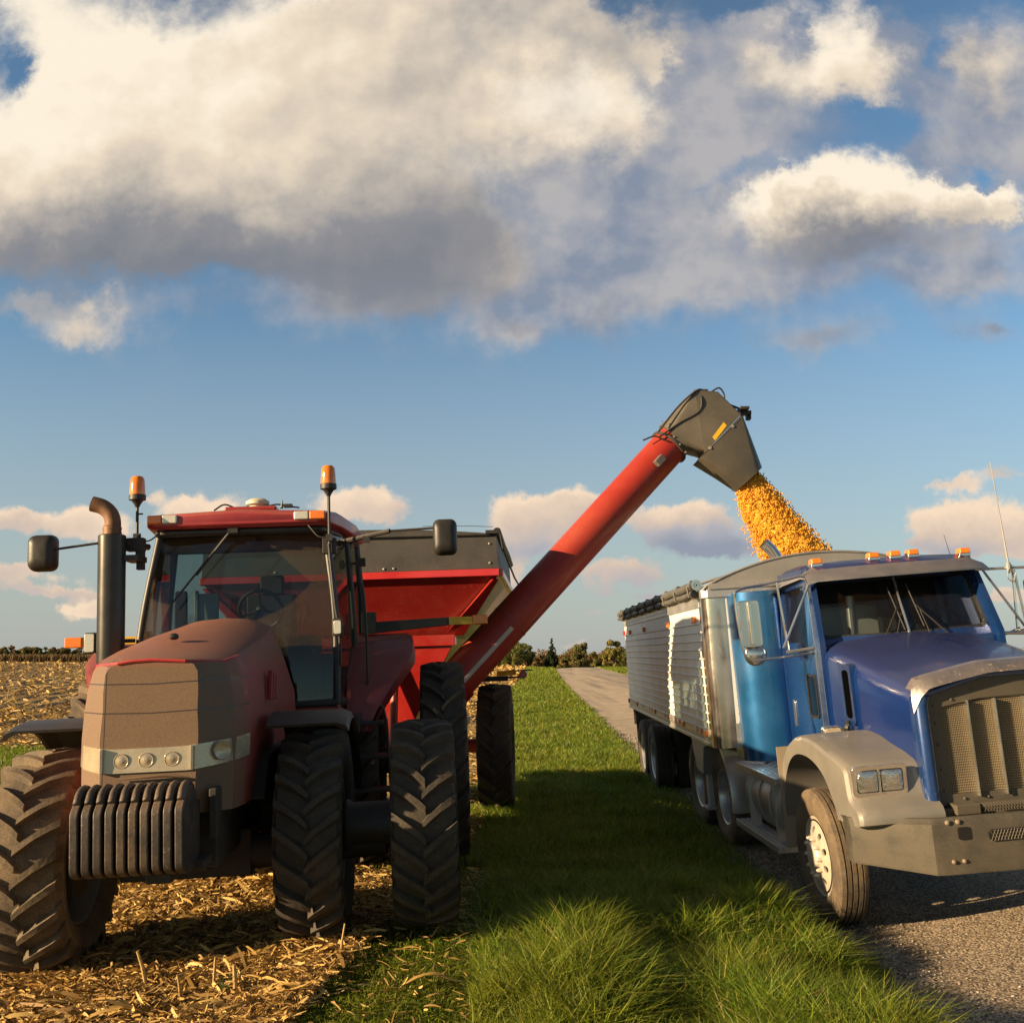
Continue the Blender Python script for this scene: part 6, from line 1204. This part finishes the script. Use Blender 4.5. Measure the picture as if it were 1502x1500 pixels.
# ---------------------------------------------------------------- trees
barkm = mat('bark', (.06, .045, .032), .9, nscale=9, bump=.4)
def leafmat(nm, a, b, c2): return island(nm, [(0, a), (.6, b), (1, c2)], .7, .25, .2)
lg = leafmat('oak_leaf', (.05, .07, .015), (.11, .115, .026), (.19, .16, .045)); ly = leafmat('yellowing_leaf', (.12, .11, .025), (.22, .19, .04), (.30, .24, .06)); lr = leafmat('rust_leaf', (.11, .075, .028), (.20, .12, .045), (.27, .18, .07)); lc = leafmat('conifer_leaf', (.012, .024, .009), (.020, .036, .012), (.04, .055, .016)); lo = leafmat('olive_leaf', (.075, .08, .02), (.15, .14, .036), (.23, .19, .06))
def leafcloud(cs, rs, n, size):
    """leaf quads on and inside lumpy clusters"""
    cs = np.array(cs); rs = np.array(rs); w_ = rs**1.4/np.sum(rs**1.4); k = rng.choice(len(cs), n, p=w_); d_ = rng.normal(0, 1, (n, 3)); d_ /= np.linalg.norm(d_, axis=1)[:, None]
    r_ = rs[k]*(.55+.5*rng.random(n)); c = cs[k]+d_*r_[:, None]*np.array((1, 1, .8)); s_ = size*rng.uniform(.5, 1.2, n); a = rng.normal(0, 1, (n, 3)); a /= np.linalg.norm(a, axis=1)[:, None]; b = np.cross(a, d_); b /= np.linalg.norm(b, axis=1)[:, None]+1e-6
    v = np.stack([c-a*s_[:, None], c-b*s_[:, None]*.6, c+a*s_[:, None], c+b*s_[:, None]*.6], 1); return v.reshape(-1, 3), np.arange(n*4).reshape(-1, 4)
def tree(x, y, h, w_, lm, lab, kind='round', z0=None, group='trees beyond the rise in the road'):
    z0 = float(G(x, y)) if z0 is None else z0; o = thing('conifer_tree' if kind == 'cone' else 'leafy_tree', lab, 'tree', (x, y, z0), group=group)
    m = M(); m.tube([(0, 0, -.3), (.05, 0, h*.3), (0, 0, h*.85)], [h*.022, h*.017, .02], 8); rs2 = []
    if kind == 'cone':
        cs = []; 
        for q in np.linspace(.06, .99, 26):
            rad = w_*.5*(1-q)**.85
            for j in range(max(1, int(7*(1-q)+1))): a = random.uniform(0, 2*PI); cs.append((math.cos(a)*rad*.75, math.sin(a)*rad*.75, h*q)); rs2.append(max(.26, rad*.5))
        n = 7000; size = .26
    else:
        cs = []
        for j in range(30):
            a = random.uniform(0, 2*PI); q = random.uniform(.18, .95); prof = math.sin(PI*min(1, (q*.85+.12)))**.6; rr = w_*.5*prof*random.uniform(.35, .95)
            cs.append((math.cos(a)*rr, math.sin(a)*rr, h*q*random.uniform(.9, 1.02))); rs2.append(w_*random.uniform(.10, .19))
            if j % 3 == 0: m.tube([(0, 0, h*.3), (cs[-1][0]*.5, cs[-1][1]*.5, h*.3+(cs[-1][2]-h*.3)*.6), cs[-1]], [h*.01, h*.006, .01], 5)
        n = 6000; size = .20
    obj('trunk', m, barkm, o); v, f = leafcloud(cs, rs2, n, size); c = bulk('crown', v, f, lm); c.parent = o
TY = 205.
def tx(px, Y): return (px-751)/1450*Y
for px, Y, top, wpx, lm_, lab, kd in ((722, 195, 952, 44, lg, 'dark green oak at the left end of the row, next to the auger', 'r'), (752, 190, 941, 52, lg, 'broad dark round tree beside the lower edge of the auger tube', 'r'), (772, 200, 944, 34, lg, 'dark tree on the right shoulder of the broad round tree', 'r'),
    (788, 210, 955, 26, lr, 'low rust brown tree just left of the pointed conifer', 'r'), (809, 200, 937, 32, lc, 'pointed dark conifer taller than its neighbours beside the road', 'cone'), (826, 190, 961, 22, lg, 'small dark bushy tree right of the conifer', 'r'),
    (850, 200, 940, 36, lo, 'tall olive green tree in the middle of the row above the road', 'r'), (873, 210, 953, 26, lo, 'shorter olive tree right of the tall middle tree', 'r'), (899, 170, 941, 32, ly, 'yellow green round tree nearest the trailer', 'r'), (921, 185, 946, 34, lg, 'green tree half hidden behind the back of the trailer', 'r'), (835, 260, 948, 40, lr, 'reddish autumn tree behind the small dark bushy tree', 'r')):
    h = (958-top)/1450*Y + 2.1; x = tx(px, Y); zb = float(G(x, Y)); tree(x, Y, h-zb, wpx/1450*Y, lm_, lab, 'cone' if kd == 'cone' else 'round', zb)
def woods(name, lab, px0, px1, Y, top0, top1, n, size, mt, z0):
    xs = np.linspace(tx(px0, Y), tx(px1, Y), n); cs = []; rs_ = []
    for i, xx in enumerate(xs):
        h = 2.1+(958-(top0+(top1-top0)*random.random()))/1450*Y
        for q in range(4): cs.append((xx+random.uniform(-2, 2), Y+random.uniform(0, 12), z0+(h-z0)*random.uniform(.25, .88))); rs_.append((h-z0)*random.uniform(.14, .26))
    v, f = leafcloud(cs, rs_, n*330, size); o = bulk(name, v, f, mt, 'stuff'); tag(o, lab, 'woods')
woods('autumn_woods', 'brown and olive autumn woods behind the single trees', 640, 1200, 290, 946, 960, 70, .45, lr, -5.); woods('green_woods', 'dark green far woods behind the row of trees', 600, 1240, 300, 948, 962, 70, .45, lo, -5.)
woods('far_treeline', 'low tree line on the left horizon with autumn colours', -500, 180, 620, 947, 956, 130, .8, lr, -.5); woods('far_green_treeline', 'green trees of the far left tree line', -500, 240, 615, 948, 956, 80, .8, lg, -.5); woods('right_treeline', 'distant trees on the right horizon', 1240, 2200, 420, 940, 952, 90, .6, lg, -3)
# strip of standing corn along the far side of the field
n = 26000; x = rng.uniform(-330, -40, n); y = 243+rng.random(n)*8+(x+40)*.0; mc = island('standing_corn_leaf', [(0, (.10, .06, .025)), (.6, (.19, .12, .05)), (1, (.28, .19, .08))], .8, .1); g = blades('standing_corn', x, y, G(x, y)-.1, rng.uniform(1.9, 2.45, n), rng.uniform(.10, .22, n), np.full(n, .25), mc); tag(g, 'strip of tan standing corn beyond the harvested field', 'corn')
